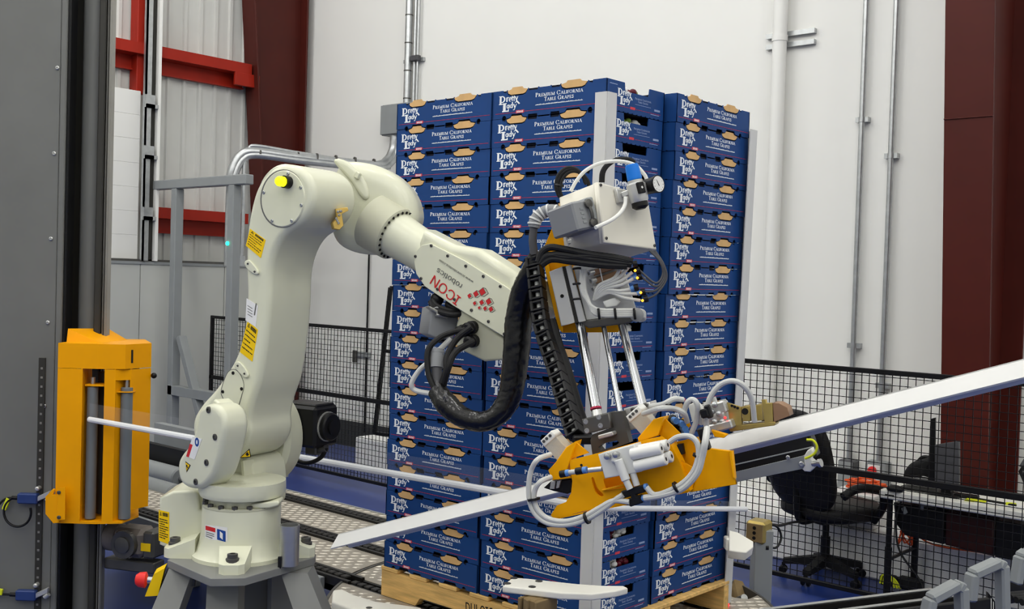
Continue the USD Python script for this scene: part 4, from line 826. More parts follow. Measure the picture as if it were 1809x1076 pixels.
for row, (x0, y0, n, dx, dy) in enumerate([(830, 523, 3, 11.5, -3.6), (839, 536, 3, 12.5, -1.5), (847, 544, 3, 10.5, 1.2)]):
    for j in range(n):
        s = (.0155 - .0025 * row) * (.62 + .2 * j); c = TZ.uv([(x0 + dx * j, y0 + dy * j)])[0]; rot = lambda a, b: tuple(c + s * (a * V(.86, -.5) * 1 + b * V(.5, .86)))
        R.add("logo_cube_shade", TZ.ribbon(Polygon([rot(-.8, -.8), rot(.6, -.9), rot(1.1, -.3), rot(1.1, 1.15), rot(-.3, 1.15), rot(-.9, .6)]), .0005, .0004), "greyink", under=fc, smooth=False)
        R.add("logo_cube_face", TZ.ribbon(Polygon([rot(-.75, -.75), rot(.55, -.75), rot(.55, .55), rot(-.75, .55)]), .0005, .0008), "red", under=fc, smooth=False); R.add("logo_cube_edge", TZ.ribbon(Polygon([rot(.68, -.6), rot(1.0, -.2), rot(1.0, 1.0), rot(-.1, 1.0), rot(-.6, .68), rot(.68, .68)]), .0005, .0007), "creamd", under=fc, smooth=False)
# boxes under the forearm
UB = Plane(at(855, 590, 3.905), unit(fn + V(0, 0, -.05)), fx)
ub = R.add("connector_box", UB.slab([(815, 545), (830, 556), (893, 600), (897, 610), (888, 636), (855, 639), (820, 622), (800, 606), (806, 570)], .10, .01), "creamd", label="cream connector box under the forearm")
for (a, b) in ((836, 578), (838, 602), (822, 584)):
    R.add("cable_plug", lathe(UB.pt(a, b, 0), UB.n, [(.024, -.002), (.024, .02), (.020, .022), (.020, .045), (.012, .05)], 16), "black", under=ub)
hb = Plane(at(785, 570, 3.98), unit(-FH * .8 + RH * .45), RH)
hk = R.add("heavy_connector", hb.slab([(763, 545), (778, 540), (812, 553), (806, 585), (800, 600), (772, 598), (757, 590)], .09, .006), "grey", label="grey heavy-duty connector"); R.add("locking_lever", [hb.slab([(757, 544), (760, 541), (788, 556), (786, 562), (782, 561)], .03, .003, z=.012), cyl(hb.pt(770, 556, .01), hb.pt(790, 560, .01), .006, 10)], "steel", under=hk)
R.add("under_cables", [ptube([(764, 531, 4.0), (772, 541, 3.98), (792, 549, 3.97), (812, 550, 3.98)], .011, 0)], "blackr"); R.add("under_cables", [ptube([(789, 537, 4.0), (799, 543, 3.98), (813, 546, 3.97)], .009, 0)], "blackr"); R.add("under_cables", [ptube([(761, 533, 4.0), (767, 547, 3.97), (795, 556, 3.95), (814, 555, 3.96)], .011, 0)], "blackr")
R.add("plug_heads", [trimesh.creation.icosphere(2, .026).apply_translation(at(772, 529, 4.02)), trimesh.creation.icosphere(2, .018).apply_translation(at(794, 538, 4.02))], "black")
# wrist
wq = at(955, 545, 3.62)
R.add("wrist", [tube([q1 - fx * .05, at(925, 558, 3.86), wq], [.055, .06, .055], 20)], "cream"); R.add("tool_flange", cyl(wq, at(978, 520, 3.52), .055, 28, .006), "creamd")
R.done()

# hose bundle wrapped in black tape, and its cables
t = Thing("hose_bundle", "thick black tape-wrapped cable bundle looping from the tool under the robot's forearm", "cable bundle")
sl = [(948, 452, 3.5), (938, 480, 3.52), (926, 515, 3.56), (917, 560, 3.58), (913, 610, 3.58), (908, 660, 3.58), (900, 700, 3.58), (880, 733, 3.58), (850, 745, 3.6), (815, 736, 3.64), (790, 715, 3.68), (772, 690, 3.72)]
t.add("wrapped_sleeve", ptube(sl, [.026, .034, .044, .046, .046, .043, .04, .036, .034, .036, .040, .034], 0, sides=24, n=10, wob=.035, seed=4), "gloss")
t.add("cable", [ptube([(768, 688, 3.72), (757, 660, 3.74), (756, 620, 3.76), (775, 598, 3.78), (800, 587, 3.8), (822, 583, 3.78)], .0105, 0), ptube([(778, 685, 3.72), (788, 655, 3.72), (790, 630, 3.74), (806, 600, 3.76), (833, 578, 3.76)], .0115, 0), ptube([(783, 682, 3.72), (792, 650, 3.7), (805, 622, 3.72), (836, 603, 3.77)], .0115, 0)], "blackr")
t.add("pale_cable", [ptube([(797, 598, 3.8), (775, 620, 3.8), (757, 640, 3.8)], .0105, 0), ptube([(757, 640, 3.8), (740, 655, 3.8), (727, 678, 3.8), (735, 690, 3.8), (765, 696, 3.75)], .0095, 0)], "hose")
t.add("cable_boot", [cyl(at(772, 618, 3.78), at(771, 650, 3.76), .024, 16)] + [lathe(at(772, 622 + 6 * j, 3.78), UP, [(.027, -.004), (.027, .004)], 16) for j in range(5)], "grey"); t.add("boot_cable", cyl(at(771, 648, 3.76), at(774, 682, 3.74), .019, 14), "screen")
t.add("torn_tape", [hull(at(774, 680, 3.68) + np.random.default_rng(2).normal(0, .012, (8, 3))), hull(at(788, 700, 3.64) + np.random.default_rng(4).normal(0, .012, (8, 3)))], "film"); t.done()
# ============================================================ the corner board held in the gripper
bA, bB = at(588, 958.5, 3.8), at(1846, 655, 2.52)                    # ends of its lower front edge... top edge follows from the flange
bd = unit(bB - bA); d1 = LUD(-.31, -.58, -.757); d1 = unit(d1 - bd * np.dot(d1, bd)); n1 = np.cross(bd, d1); n1 = n1 if n1[2] > 0 else -n1
bA, bB = at(583.5, 969, 3.80), at(1850, 656, 2.52); bd = unit(bB - bA); d1 = unit(d1 - bd * np.dot(d1, bd)); n1 = np.cross(bd, d1); n1 = n1 if n1[2] > 0 else -n1
bw = .070
t = Thing("corner_board", "long white corner board held slanting across the picture in the yellow gripper", "corner board")
def strip(a, b, w, th): return hull([p + w * i + th * j for p in (a, b) for i in (0, 1) for j in (0, 1)])
t.add("flange", strip(bA, bB, -d1 * bw, -n1 * .005), "board"); t.add("flange", strip(bA - d1 * bw, bB - d1 * bw, d1 * .005, -n1 * bw), "board"); t.done()

# ============================================================ the gripper head on the robot's wrist
T = Thing("gripper_head", "yellow gripper head with valves, rods and hoses at the end of the robot arm", "gripper", loc=at(1080, 830, 3.0))
nB = unit(LUD(.6, .17, -.8)); xB = LUD(.8, .2, .57); xB = unit(xB - nB * np.dot(xB, nB))
DT = 3.42
TP = Plane(at(1000, 500, DT), LUD(-.12, -.03, -.99), CR)
k = T.add("back_plate", TP.shift(-.10).slab([(975, 403), (992, 411), (999, 440), (1040, 440), (1075, 560), (1094, 572), (1092, 587), (993, 588), (985, 578), (972, 520), (957, 447)], .012, .002), "yel", label="yellow mounting plate")
T.add("plate_lip", TP.shift(-.06).slab([(957, 447), (964, 445), (995, 581), (993, 588), (985, 578), (972, 520)], .05, .002), "yel", under=k)
a = T.add("slide_body", TP.slab([(970, 480), (993, 471), (1016, 570), (991, 577)], .075, .004), "alu", label="aluminium slide unit"); T.add("slide_cover", TP.slab([(999, 471), (1008, 468), (1035, 567), (1022, 570)], .07, .003, z=.004), "alu", under=a); T.add("slide_groove", TP.slab([(993, 471), (1000, 470), (1022, 570), (1015, 571)], .06, .001, z=-.008), "mastd", under=a)
T.add("slide_screw", screw(TP.pt(993, 523), TP.n, .006), "ink", under=a)
T.add("lower_flange", TP.shift(-.01).slab([(1020, 568), (1060, 562), (1138, 548), (1142, 556), (1110, 572), (1040, 580)], .08, .006), "darksteel")
vp = T.add("valve_plate", TP.shift(-.02).slab([(1012, 470), (1060, 462), (1100, 468), (1128, 560), (1036, 566)], .05, .004), "ltgrey", label="light grey valve plate")
for j in range(3):
    y = 482 + 14 * j; x = 1045 + 3.5 * j
    T.add("valve", [rbox(TP.pt(x + 26, y - 7), (TP.pt(x + 50, y - 15) - TP.pt(x + 4, y)) / 2, TP.y * .010, TP.n * .014, .003)], "copper", under=vp); T.add("valve_port", [lathe(TP.pt(x, y, .01), unit(TP.pt(x, y) - TP.pt(x + 20, y - 6) + TP.n * .03), [(.011, -.03), (.011, .012), (.006, .012), (.006, .002)], 14)], "alu", under=vp)
T.add("valve_strap", beam(TP.pt(1059, 472, .018), TP.pt(1067, 507, .018), .004, .003, up=TP.n), "hosew", under=vp)
for (q, ey) in (((1128, 474), 0), ((1122, 482), 0), ((1126, 492), 0), ((1118, 512), 0), ((1128, 518), 0), ((1132, 531), 0)): pass
ends = [(1096, 473), (1112, 470), (1117, 481), (1120, 492), (1114, 511), (1126, 519), (1131, 531)]
T.add("air_tube", [tube([TP.pt(1049, 530, .02), TP.pt(1058 + 3 * i, 517 - (6 - i) * 2, .035), TP.pt((1058 + e[0]) / 2 + 8, (515 + e[1]) / 2 - 3 + i, .045), TP.pt(*e, .04)], .0058, 10) for i, e in enumerate(ends)], "hose", label="pale air tubes")
T.add("push_fitting", [cyl(TP.pt(*e, .04), TP.pt(e[0] + 7, e[1] - 3, .04), .0085, 12) for e in (ends[0], ends[1], ends[3], ends[4], ends[5])], "blued")
T.add("plug_body", [cyl(TP.pt(e[0] + 6, e[1] - 2, .04), TP.pt(e[0] + 14, e[1] - 4, .04), .011, 12) for e in ends[1:]], "black")
T.add("plug_lamp", [trimesh.creation.icosphere(1, .0045).apply_translation(TP.pt(x, y, .055)) for x, y in ((1122, 478), (1126, 491), (1132, 517), (1135, 531))], "amber", label="small lit amber lamps")
T.add("signal_wire", [tube([TP.pt(1148 + 3 * i, 443, .02), TP.pt(1166 + 2.2 * i, 462 + 2 * i, .03), TP.pt(1171 + 2 * i, 484 + 3 * i, .03), TP.pt(1158 + i, 500 + 6 * i, .04), TP.pt(e[0] + 13, e[1] - 3, .04)], .0036, 8) for i, e in enumerate((ends[2], ends[3], ends[5], ends[6]))], "screen")
T.add("tube_bundle", [tube([TP.pt(1028 + 1.5 * i, 475, .03), TP.pt(1027 + 2 * i, 510, .035), TP.pt(1038 + i, 532 + i, .04), TP.pt(1048, 543 + 3 * i, .05), TP.pt(1065, 548 + 3.2 * i, .05), TP.pt(1110, 548 + 3.2 * i, .05), TP.pt(1134, 549 + 3 * i, .04), TP.pt(1138, 558 + 2 * i, .02), TP.pt(1130, 566, .0)], .0062, 10) for i in range(4)], "hose", label="bundled pale tubes")
T.add("cable_tie", [tube([TP.pt(x, 545, .058), TP.pt(x + 1, 555, .062), TP.pt(x + 2, 564, .058)], .004, 8) for x in (1057, 1086, 1120)] + [tube([TP.pt(1012, 475 + 27 * j, .038), TP.pt(1019, 474 + 27 * j, .042), TP.pt(1026, 474 + 27 * j, .036)], .0035, 8) for j in range(3)], "black")
T.add("lamp_lens", lathe(TP.pt(1125, 556, .035), TP.n, [(.022, 0), (.022, .015), (.012, .02)], 16), "grey"); T.add("port_block", TP.slab([(1065, 533), (1086, 525), (1096, 533), (1090, 541), (1070, 545)], .04, .006, z=.03), "ltgrey")
# black cables across the plate
for pts in ([(951, 463), (958, 445), (972, 437), (995, 440), (1040, 449), (1085, 455), (1118, 462)], [(953, 466), (962, 455), (985, 450), (1030, 456), (1075, 462), (1116, 467)], [(956, 468), (975, 458), (1010, 462), (1060, 468), (1108, 470)], [(954, 464), (968, 451), (1000, 455), (1045, 453), (1090, 459), (1112, 463)]):
    T.add("black_cable", tube([TP.pt(*p, .07) for p in pts], .0115, 10), "blackr")
# rods
for a, b, r in (((1024, 570), (1056, 738), .0155), ((1066, 575), (1098, 740), .0085), ((1098, 572), (1137, 722), .0135)):
    T.add("guide_rod", cyl(TP.pt(*a, -.03), at(*b, 3.17), r, 20, .001), "chrome")
T.add("rod_collar", cyl(at(1054, 729, 3.185), at(1057, 741, 3.165), .0165, 18), "alu"); T.add("rod_ring", cyl(at(1052.5, 720, 3.19), at(1053, 723, 3.188), .0172, 18), "redline")
# enclosure
BP = Plane(at(1110, 385, 3.38), nB, xB)
e = T.add("control_box", BP.slab([(1057, 322), (1144, 346), (1160, 440), (1068, 427)], .20, .010), "box", label="pale control box")
T.add("box_lid", BP.slab([(1056, 321), (1144.5, 345), (1161, 441), (1067, 428)], .024, .006, z=.006), "box", under=e)
for h in ((1061, 327), (1071, 421), (1156, 434)): T.add("lid_screw", screw(BP.pt(*h, .006), nB, .005), "darksteel", under=e)
LP = Plane(BP.pt(1060, 375) - xB * .004, -xB, nB)
hx, hn = nB, -xB; hz = BP.y
C = BP.pt(1062, 372) - nB * .085 - xB * .03
h = T.add("plug_hood", rbox(C - xB * .028, nB * .062, hz * .046, xB * .034, .006), "grey", label="grey plug hood"); T.add("hood_base", rbox(C + xB * .012, nB * .07, hz * .05, xB * .014, .004), "greyp", under=h)
T.add("hood_lever", [tube([C + nB * .066 + hz * .035 - xB * .0, C + nB * .074 + hz * .0, C + nB * .066 - hz * .035], .006, 8), lathe(C + nB * .066 + hz * .03, nB, [(.014, 0), (.014, .008), (.006, .01)], 14), lathe(C + nB * .066 - hz * .03, nB, [(.014, 0), (.014, .008), (.006, .01)], 14)], "darksteel", under=h)
T.add("hood_mark", [rbox(C - xB * .028 + nB * .0632 + hz * (.02 - .014 * j), nB * .0006, hz * .004, xB * .006, .0002) for j in range(4)], "greyp", under=h)
T.add("box_bracket", [beam(TP.pt(1004, 428, -.03), TP.pt(1050, 418, .0), .02, .016), beam(TP.pt(1000, 412, -.03), TP.pt(1010, 445, -.03), .012, .012)], "alu")
eb = [C - xB * .06 + hz * -.005, C - xB * .085 - hz * .004, at(958, 379, 3.5), at(945, 392, 3.5), at(943, 403, 3.5)]
eb = [at(992, 378, 3.48), at(975, 372, 3.49), at(958, 376, 3.5), at(946, 388, 3.5), at(943, 402, 3.5)]
k = T.add("cable_elbow", tube(eb, [.021, .02, .019], 16), "grey", label="ribbed grey cable elbow")
se = spline(eb, 6); T.add("elbow_rib", [lathe(se[i], se[i + 1] - se[i], [(.0225, -.003), (.0225, .003)], 16) for i in (4, 8, 12, 15, 18, 21)], "ltgrey", under=k)
T.add("main_cable", tube([at(943, 402, 3.5), at(941, 425, 3.5), at(944, 450, 3.5)], .0135, 12), "screen")
T.add("loop_cable", [tube([at(p[0] + dx, p[1] + dy, 3.5) for p in ((989, 349), (984, 332), (989, 312), (1003, 300), (1020, 302), (1032, 315), (1036, 326))], .0062, 10) for dx, dy in ((0, 0), (5, 3), (-2, -3))] + [tube([at(p[0] + dx, p[1], 3.5) for p in ((1061, 322), (1063, 304), (1072, 291), (1090, 281), (1108, 281), (1118, 287))], .006, 10) for dx in (0, 4)], "blackr")
T.add("loop_tie", tube([at(982, 327, 3.48), at(988, 328, 3.47), at(994, 328, 3.48)], .0055, 8), "black")
T.add("white_hose", [tube([at(*p, 3.44) for p in ((1008, 338), (1018, 320), (1035, 301), (1062, 288), (1095, 285), (1122, 292), (1138, 308), (1143, 318))], .0062, 10)], "hosew"); T.add("white_hose", tube([BP.pt(*p, .05) for p in ((1105, 348), (1104, 362), (1095, 377), (1078, 390), (1052, 402))], .0062, 10), "hosew")
# pressure regulator and gauge
RG = BP.pt(1125, 335, .055); ra = unit(BP.pt(1116.5, 290, .055) - BP.pt(1122, 316, .055))
g_ = T.add("regulator", [lathe(RG - ra * .035, ra, [(.022, -.012), (.03, 0), (.031, .03), (.031, .05), (.024, .056), (.024, .064)], 24)], "alu", label="air pressure regulator")
T.add("regulator_knob", lathe(RG + ra * .03, ra, [(.022, 0), (.0235, .004), (.0215, .046), (.019, .05)], 18), "bluep", under=g_, label="blue knob"); T.add("regulator_face", rbox(RG - xB * .012 + nB * .03, xB * .014, hz * .018, nB * .006, .003), "black", under=g_); T.add("regulator_dot", lathe(RG - xB * .012 + nB * .036, nB, [(.004, 0), (.004, .001)], 10), "white", under=g_)
T.add("regulator_bowl", lathe(RG - ra * .045, -ra, [(.026, -.004), (.026, .01), (.015, .018)], 20), "black", under=g_)
ga = unit(LUD(.62, .1, -.75)); gp = BP.pt(1151, 328, .075); gg = T.add("pressure_gauge", lathe(gp, ga, [(.014, -.045), (.024, -.028), (.026, .02), (.028, .022), (.028, .03), (.025, .03)], 28), "black", under=None, label="black gauge with a white dial"); T.add("gauge_dial", lathe(gp + ga * .0302, ga, [(.025, -.001), (.025, 0)], 28), "white", under=gg); T.add("gauge_needle", beam(gp + ga * .031 - hz * .006, gp + ga * .031 + hz * .015 - xB * .006, .002, .001, up=ga), "ink", under=gg); T.add("dial_mark", [lathe(gp + ga * .0303 + (np.cross(ga, UP) * math.cos(a) + np.cross(ga, np.cross(ga, UP)) * math.sin(a)) * .02, ga, [(.0013, 0), (.0013, .0003)], 6) for a in np.linspace(-.6, 3.7, 9)], "ink", under=gg)
T.add("regulator_clamp", [BP.slab([(1089, 333), (1100, 335), (1103, 357), (1094, 357)], .015, .002, z=.022), beam(BP.pt(1098, 345, .02), RG, .018, .018)], "alu")
# drag chain
dc = [at(p[0] - 8, p[1], p[2]) for p in ((951, 455, 3.5), (956, 497, 3.47), (964, 567, 3.42), (976, 610, 3.38), (990, 651, 3.34), (1003, 696, 3.28), (1016, 740, 3.22), (1026, 772, 3.17))]
dp = spline(dc, 10); L = np.r_[0, np.cumsum(np.linalg.norm(np.diff(dp, axis=0), axis=1))]; NL = 17
nd = LUD(-.35, 0, -.94)
for j in range(NL):
    s0, s1 = L[-1] * j / NL, L[-1] * (j + .94) / NL; p = np.array([np.interp(s0, L, dp[:, i]) for i in range(3)]); q = np.array([np.interp(s1, L, dp[:, i]) for i in range(3)]); dv = unit(q - p); sd = unit(np.cross(dv, nd)); nn = np.cross(sd, dv); m = (p + q) / 2; hl = np.linalg.norm(q - p) / 2; w = .019
    T.add("drag_chain_link", [rbox(m + sd * w * s, dv * hl, sd * .005, nn * .022, .002) for s in (-1, 1)] + [rbox(m + dv * hl * .72 * s, dv * hl * .22, sd * w, nn * .02, .002) for s in (-1, 1)] + [rbox(m - nn * .012, dv * hl, sd * w, nn * .004, .001)], "black")
T.add("chain_flank", tube([c + CR * .033 + CF * .03 for c in dc[2:]], .017, 10), "blackr"); T.add("chain_tube", tube([c + CF * .003 for c in dc], .008, 8), "hose", label="pale tube inside the drag chain")
T.add("chain_foot", rbox(at(1030, 776, 3.15), CR * .03, CU * .012, CF * .03, .004), "black")
# clamp blocks under the rods
DG = 2.9
nG = LUD(-.45, -.02, -.89); GP = Plane(at(1090, 830, DG), nG, bd)
K = GP.shift(-.10)
s = T.add("rod_clamp", K.slab([(1027, 741), (1075, 729), (1080, 756), (1033, 768)], .06, .004, z=.012), "darksteel", label="dark steel rod clamp")
for h in ((1035, 745), (1058, 737), (1037, 761), (1061, 752)): T.add("clamp_screw", lathe(K.pt(*h, .012), nG, [(.0075, 0), (.0075, .002), (.0045, .0022), (.004, .0005)], 12), "steel", under=s)
body = GP.uv([(1048, 768), (1076, 757), (1076, 727), (1098, 727), (1112, 782), (1047, 806), (1043, 778)]); ho = Polygon(GP.uv([(1057, 789), (1064, 784), (1090, 778), (1094, 783), (1088, 787), (1062, 795)]))
T.add("carriage_plate", K.shift(-.005).ribbon(Polygon(K.shift(-.005).uv([(1046, 768), (1076, 757), (1074, 729), (1098, 727), (1112, 782), (1047, 806), (1043, 778)])).difference(Polygon(K.shift(-.005).uv([(1057, 790), (1064, 784), (1090, 778), (1094, 782), (1088, 787), (1062, 796)]))), .03), "darksteel", smooth=False)
T.add("clamp_nut", rbox(K.pt(1074, 768, -.0), bd * .025, GP.y * .006, nG * .02, .003), "alu")
T.add("rear_clamp", K.shift(-.04).slab([(1101, 722), (1147, 710), (1152, 728), (1140, 752), (1110, 762)], .06, .004), "alu", label="bright aluminium clamp block"); T.add("rod_nut", [screw(K.pt(x, y, -.036), nG, .007) for x, y in ((1140, 716), (1118, 724))], "darksteel")
# clear blocks
for q in ([(954, 779), (973, 761), (983, 772), (1006, 797), (986, 816), (960, 788)], [(1105, 736), (1127, 717), (1137, 727), (1163, 759), (1140, 777), (1113, 746)]):
    D0 = GP.shift(-.02 if q[0][0] < 1000 else -.06); k = T.add("clear_block", D0.slab([q[1], q[2], q[3], q[4], q[5], q[0]], .045, .003), "clear", label="frosted acrylic block")
    T.add("block_cap", D0.slab([q[0], q[1], (q[1][0] + 9, q[1][1] + 10), (q[0][0] + 7, q[0][1] + 11)], .05, .004, z=.004), "hosew", under=k); m0 = (np.array(q[0]) + np.array(q[1])) / 2 + (4, 4)
    T.add("cap_slot", [D0.disc(m0[0] + dx, m0[1] + dy, .0045, .003, z=.0058, seg=10) for dx, dy in ((-7, 6), (-2, 1), (4, -4))], "darksteel", under=k)
# yellow sheet-metal body
slot = [(1045, 846), (1049, 845), (1055, 862), (1066, 874), (1060, 877), (1051, 868)]; win = [(1068, 848), (1098, 841), (1101, 860), (1072, 864)]
fp = Polygon(GP.uv([(1006, 813), (1055, 801), (1140, 777), (1168, 771), (1184, 783), (1198, 811), (1219, 866), (1214, 870), (1140, 886), (1030, 903), (979, 918), (973, 910), (984, 893), (1000, 887), (1009, 870), (1011, 850), (1008, 832)]))
hl_ = [Polygon(spline(GP.uv(slot), 4, closed=True)), Polygon(GP.uv(win)).buffer(.003)]
fr = T.add("front_plate", GP.ribbon(fp.difference(unary_union(hl_)), .006), "yel", smooth=False, label="yellow front plate")
T.add("window_lip", [beam(GP.pt(1064, 866, .008), GP.pt(1105, 856, .008), .016, .004, up=GP.y)], "yel", under=fr); T.add("lower_lip", strip(GP.pt(979, 918), GP.pt(1216, 870), -nG * .05, GP.y * .004), "yel", under=fr); T.add("right_lip", strip(GP.pt(1184, 783), GP.pt(1219, 867), -nG * .05, -bd * .004), "yel", under=fr); T.add("plate_hole", GP.disc(1027, 822, .004, .002, z=.0004, seg=10), "ink", under=fr)
T.add("inner_plate", GP.shift(-.055).slab([(1030, 815), (1190, 775), (1212, 866), (1090, 888), (1035, 890)], .006, .001), "yel")
lb = T.add("left_bracket", GP.shift(.004).slab([(1000, 790), (1016, 780), (1002, 828), (1009, 845), (975, 849), (968, 831), (980, 818)], .05, .003), "yel"); T.add("bracket_side", GP.shift(-.01).slab([(1017, 781), (1040, 800), (1006, 812), (1003, 826)], .006, .001), "yel", under=lb)
rb_ = T.add("right_bracket", GP.shift(-.012).slab([(1126, 774), (1154, 741), (1172, 737), (1163, 770), (1128, 782)], .05, .003), "yel"); T.add("bracket_side", GP.shift(-.03).slab([(1173, 738), (1203, 767), (1190, 785), (1166, 771)], .006, .001), "yel", under=rb_)
T.add("right_wing", GP.shift(-.03).slab([(1232, 790), (1292, 797), (1296, 840), (1301, 856), (1219, 870), (1224, 830)], .012, .002), "yel"); T.add("wing_rib", GP.shift(-.025).slab([(1200, 812), (1224, 826), (1236, 815), (1222, 868)], .006, .001), "yel"); T.add("wing_post", GP.shift(-.02).slab([(1287, 798), (1293, 797), (1298, 846), (1294, 843)], .02, .002), "yel")
T.add("inner_gusset", GP.shift(-.07).slab([(1186, 783), (1232, 772), (1244, 800), (1226, 832), (1205, 832)], .01, .002), "yel")
T.add("sensor_bracket", GP.shift(-.09).slab([(1190, 745), (1212, 736), (1219, 752), (1208, 767), (1195, 764)], .01, .002), "yel"); T.add("tail_bracket", GP.shift(-.06).slab([(1256, 760), (1284, 768), (1278, 774), (1262, 772)], .02, .002), "yel")
T.add("valve_cluster", [trimesh.creation.icosphere(1, .014).apply_translation(GP.pt(x, y, -.09)) for x, y in ((1188, 741), (1196, 752), (1203, 748), (1194, 760), (1206, 757), (1210, 762))] + [cyl(GP.pt(1194, 785, -.06), GP.pt(1197, 803, -.06), .022, 16)], "black"); T.add("cluster_fitting", [cyl(GP.pt(x, y, -.07), GP.pt(x + 5, y + 2, -.05), .009, 12) for x, y in ((1202, 748), (1206, 756), (1209, 763), (1190, 742))], "blued")
T.add("left_clamp_pad", GP.shift(-.02).slab([(960, 862), (972, 851), (1008, 846), (1012, 868), (1002, 873), (978, 868)], .05, .003), "black", label="black clamp pad under the left bracket"); T.add("pad_rail", [GP.slab([(973, 851), (981, 850), (979, 864), (971, 864)], .01, .001, z=-.012), GP.slab([(984, 850), (990, 849), (987, 862), (982, 863)], .01, .001, z=-.012)], "alu")
# white manifold with four silencers
mf = T.add("manifold", GP.slab([(1056, 803), (1120, 785), (1132, 834), (1068, 846)], .055, .004, z=.06), "ltgrey", label="light grey manifold block")
for a, b in (((1129, 796), (1180, 786)), ((1116, 803), (1169, 792)), ((1136, 818), (1187, 806)), ((1123, 824), (1177, 811))):
    z = .03 if a in ((1129, 796), (1136, 818)) else .06; p, q = GP.pt(*a, z), GP.pt(*b, z); T.add("silencer", lathe(p, q - p, [(.0155, 0), (.0155, np.linalg.norm(q - p) - .002), (.0135, np.linalg.norm(q - p)), (.0055, np.linalg.norm(q - p)), (.005, np.linalg.norm(q - p) - .012)], 24), "white", under=mf); T.add("silencer_bore", lathe(q - unit(q - p) * .001, q - p, [(.0052, 0), (.0052, .0014)], 12), "ink", under=mf)
T.add("manifold_screw", [lathe(GP.pt(x, y, .06), nG, [(.007, -.002), (.007, .012), (.0085, .013), (.0085, .018), (.004, .02)], 12) for x, y in ((1076, 805), (1091, 802))], "steel", under=mf)
T.add("needle_valve", [tube([GP.pt(1082, 814, .062), GP.pt(1094, 815, .068)], .006, 10, smooth=False), cyl(GP.pt(1092, 812, .07), GP.pt(1106, 849, .07), .012, 18, .002), cyl(GP.pt(1105, 847, .07), GP.pt(1113, 864, .068), .009, 16), cyl(GP.pt(1118, 836, .05), GP.pt(1125, 858, .05), .009, 16)], "ltgrey", under=mf)
T.add("left_stem", cyl(GP.pt(1040, 831, .05), GP.pt(1064, 828, .05), .007, 12), "alu")
T.add("tee_fitting", [beam(GP.pt(1100, 874, .05), GP.pt(1140, 862, .05), .02, .02), beam(GP.pt(1112, 888, .05), GP.pt(1136, 880, .05), .02, .022), beam(GP.pt(1118, 865, .05), GP.pt(1124, 888, .05), .02, .016), cyl(GP.pt(1018, 833, .05), GP.pt(1030, 831, .05), .010, 14), cyl(GP.pt(990, 838, .03), GP.pt(1002, 836, .03), .010, 14)], "black"); T.add("blue_collar", [cyl(GP.pt(*a, z), GP.pt(*b, z), .0095, 14) for a, b, z in (((1030, 831), (1037, 830), .05), ((1000, 836), (1006, 835), .035), ((1139, 861), (1144, 860), .05), ((1135, 881), (1140, 880), .05))], "blued")
T.add("link_tube", cyl(GP.pt(1005, 835, .036), GP.pt(1020, 833, .05), .007, 12), "hose")
hz_ = lambda pts, r=.0075, m="hose", z=.06: T.add("air_hose", tube([GP.pt(p[0], p[1], p[2] if len(p) > 2 else z) for p in pts], r, 10), m)
hz_([(972, 803, .0), (950, 812), (938, 832), (934, 862), (937, 890), (948, 911), (970, 925), (1003, 927), (1035, 918), (1062, 902), (1086, 884), (1101, 874)])
hz_([(973, 843, .02), (955, 851), (945, 866), (944, 885), (952, 903), (970, 917), (1000, 921), (1033, 912), (1060, 897), (1084, 885), (1112, 887)])
hz_([(1183, 781), (1198, 772), (1218, 771), (1231, 782), (1234, 803), (1226, 831), (1208, 852), (1182, 867), (1156, 874), (1142, 861)])
hz_([(1249, 757, .02), (1246, 780), (1240, 808), (1231, 836), (1205, 863), (1170, 875), (1138, 880)], .009)
hz_([(1243, 790, -.03), (1247, 765, -.05), (1248, 738, -.05), (1253, 706, -.05), (1270, 682, -.05), (1293, 673, -.05), (1314, 682, -.06), (1328, 706, -.08), (1333, 745, -.1)])
hz_([(1137, 731, -.04), (1165, 722), (1190, 722, .0), (1208, 730, -.02), (1214, 745, -.05)]); hz_([(1150, 718, -.04), (1172, 714, 0), (1190, 705, 0), (1206, 706, -.03)])
hz_([(1206, 735, -.03), (1214, 712, -.02), (1224, 706, -.02), (1232, 716, -.02), (1231, 740, -.04), (1222, 765, -.05)]); 
T.add("hose_tie", [lathe(GP.pt(*a, z), GP.pt(*b, z) - GP.pt(*a, z), [(r, -.003), (r, .003)], 14) for a, b, z, r in (((943, 882), (944, 888), .06, .018), ((1037, 915), (1045, 912), .06, .017), ((1235, 806), (1233, 812), .05, .017), ((1238, 786), (1237, 792), .04, .017), ((1195, 861), (1190, 864), .06, .016), ((1180, 718), (1186, 718), .0, .013))], "black")
T.add("hose_junction", [rbox(GP.pt(1246, 730, -.03), bd * .012, GP.y * .012, nG * .012, .004), rbox(GP.pt(1252, 727, -.03), bd * .008, GP.y * .018, nG * .01, .004), rbox(GP.pt(1244, 775, .02), bd * .010, GP.y * .03, nG * .012, .004)], "black")
T.add("white_block", GP.slab([(1215, 716), (1228, 710), (1240, 722), (1238, 752), (1222, 745)], .03, .004, z=-.05), "hosew")
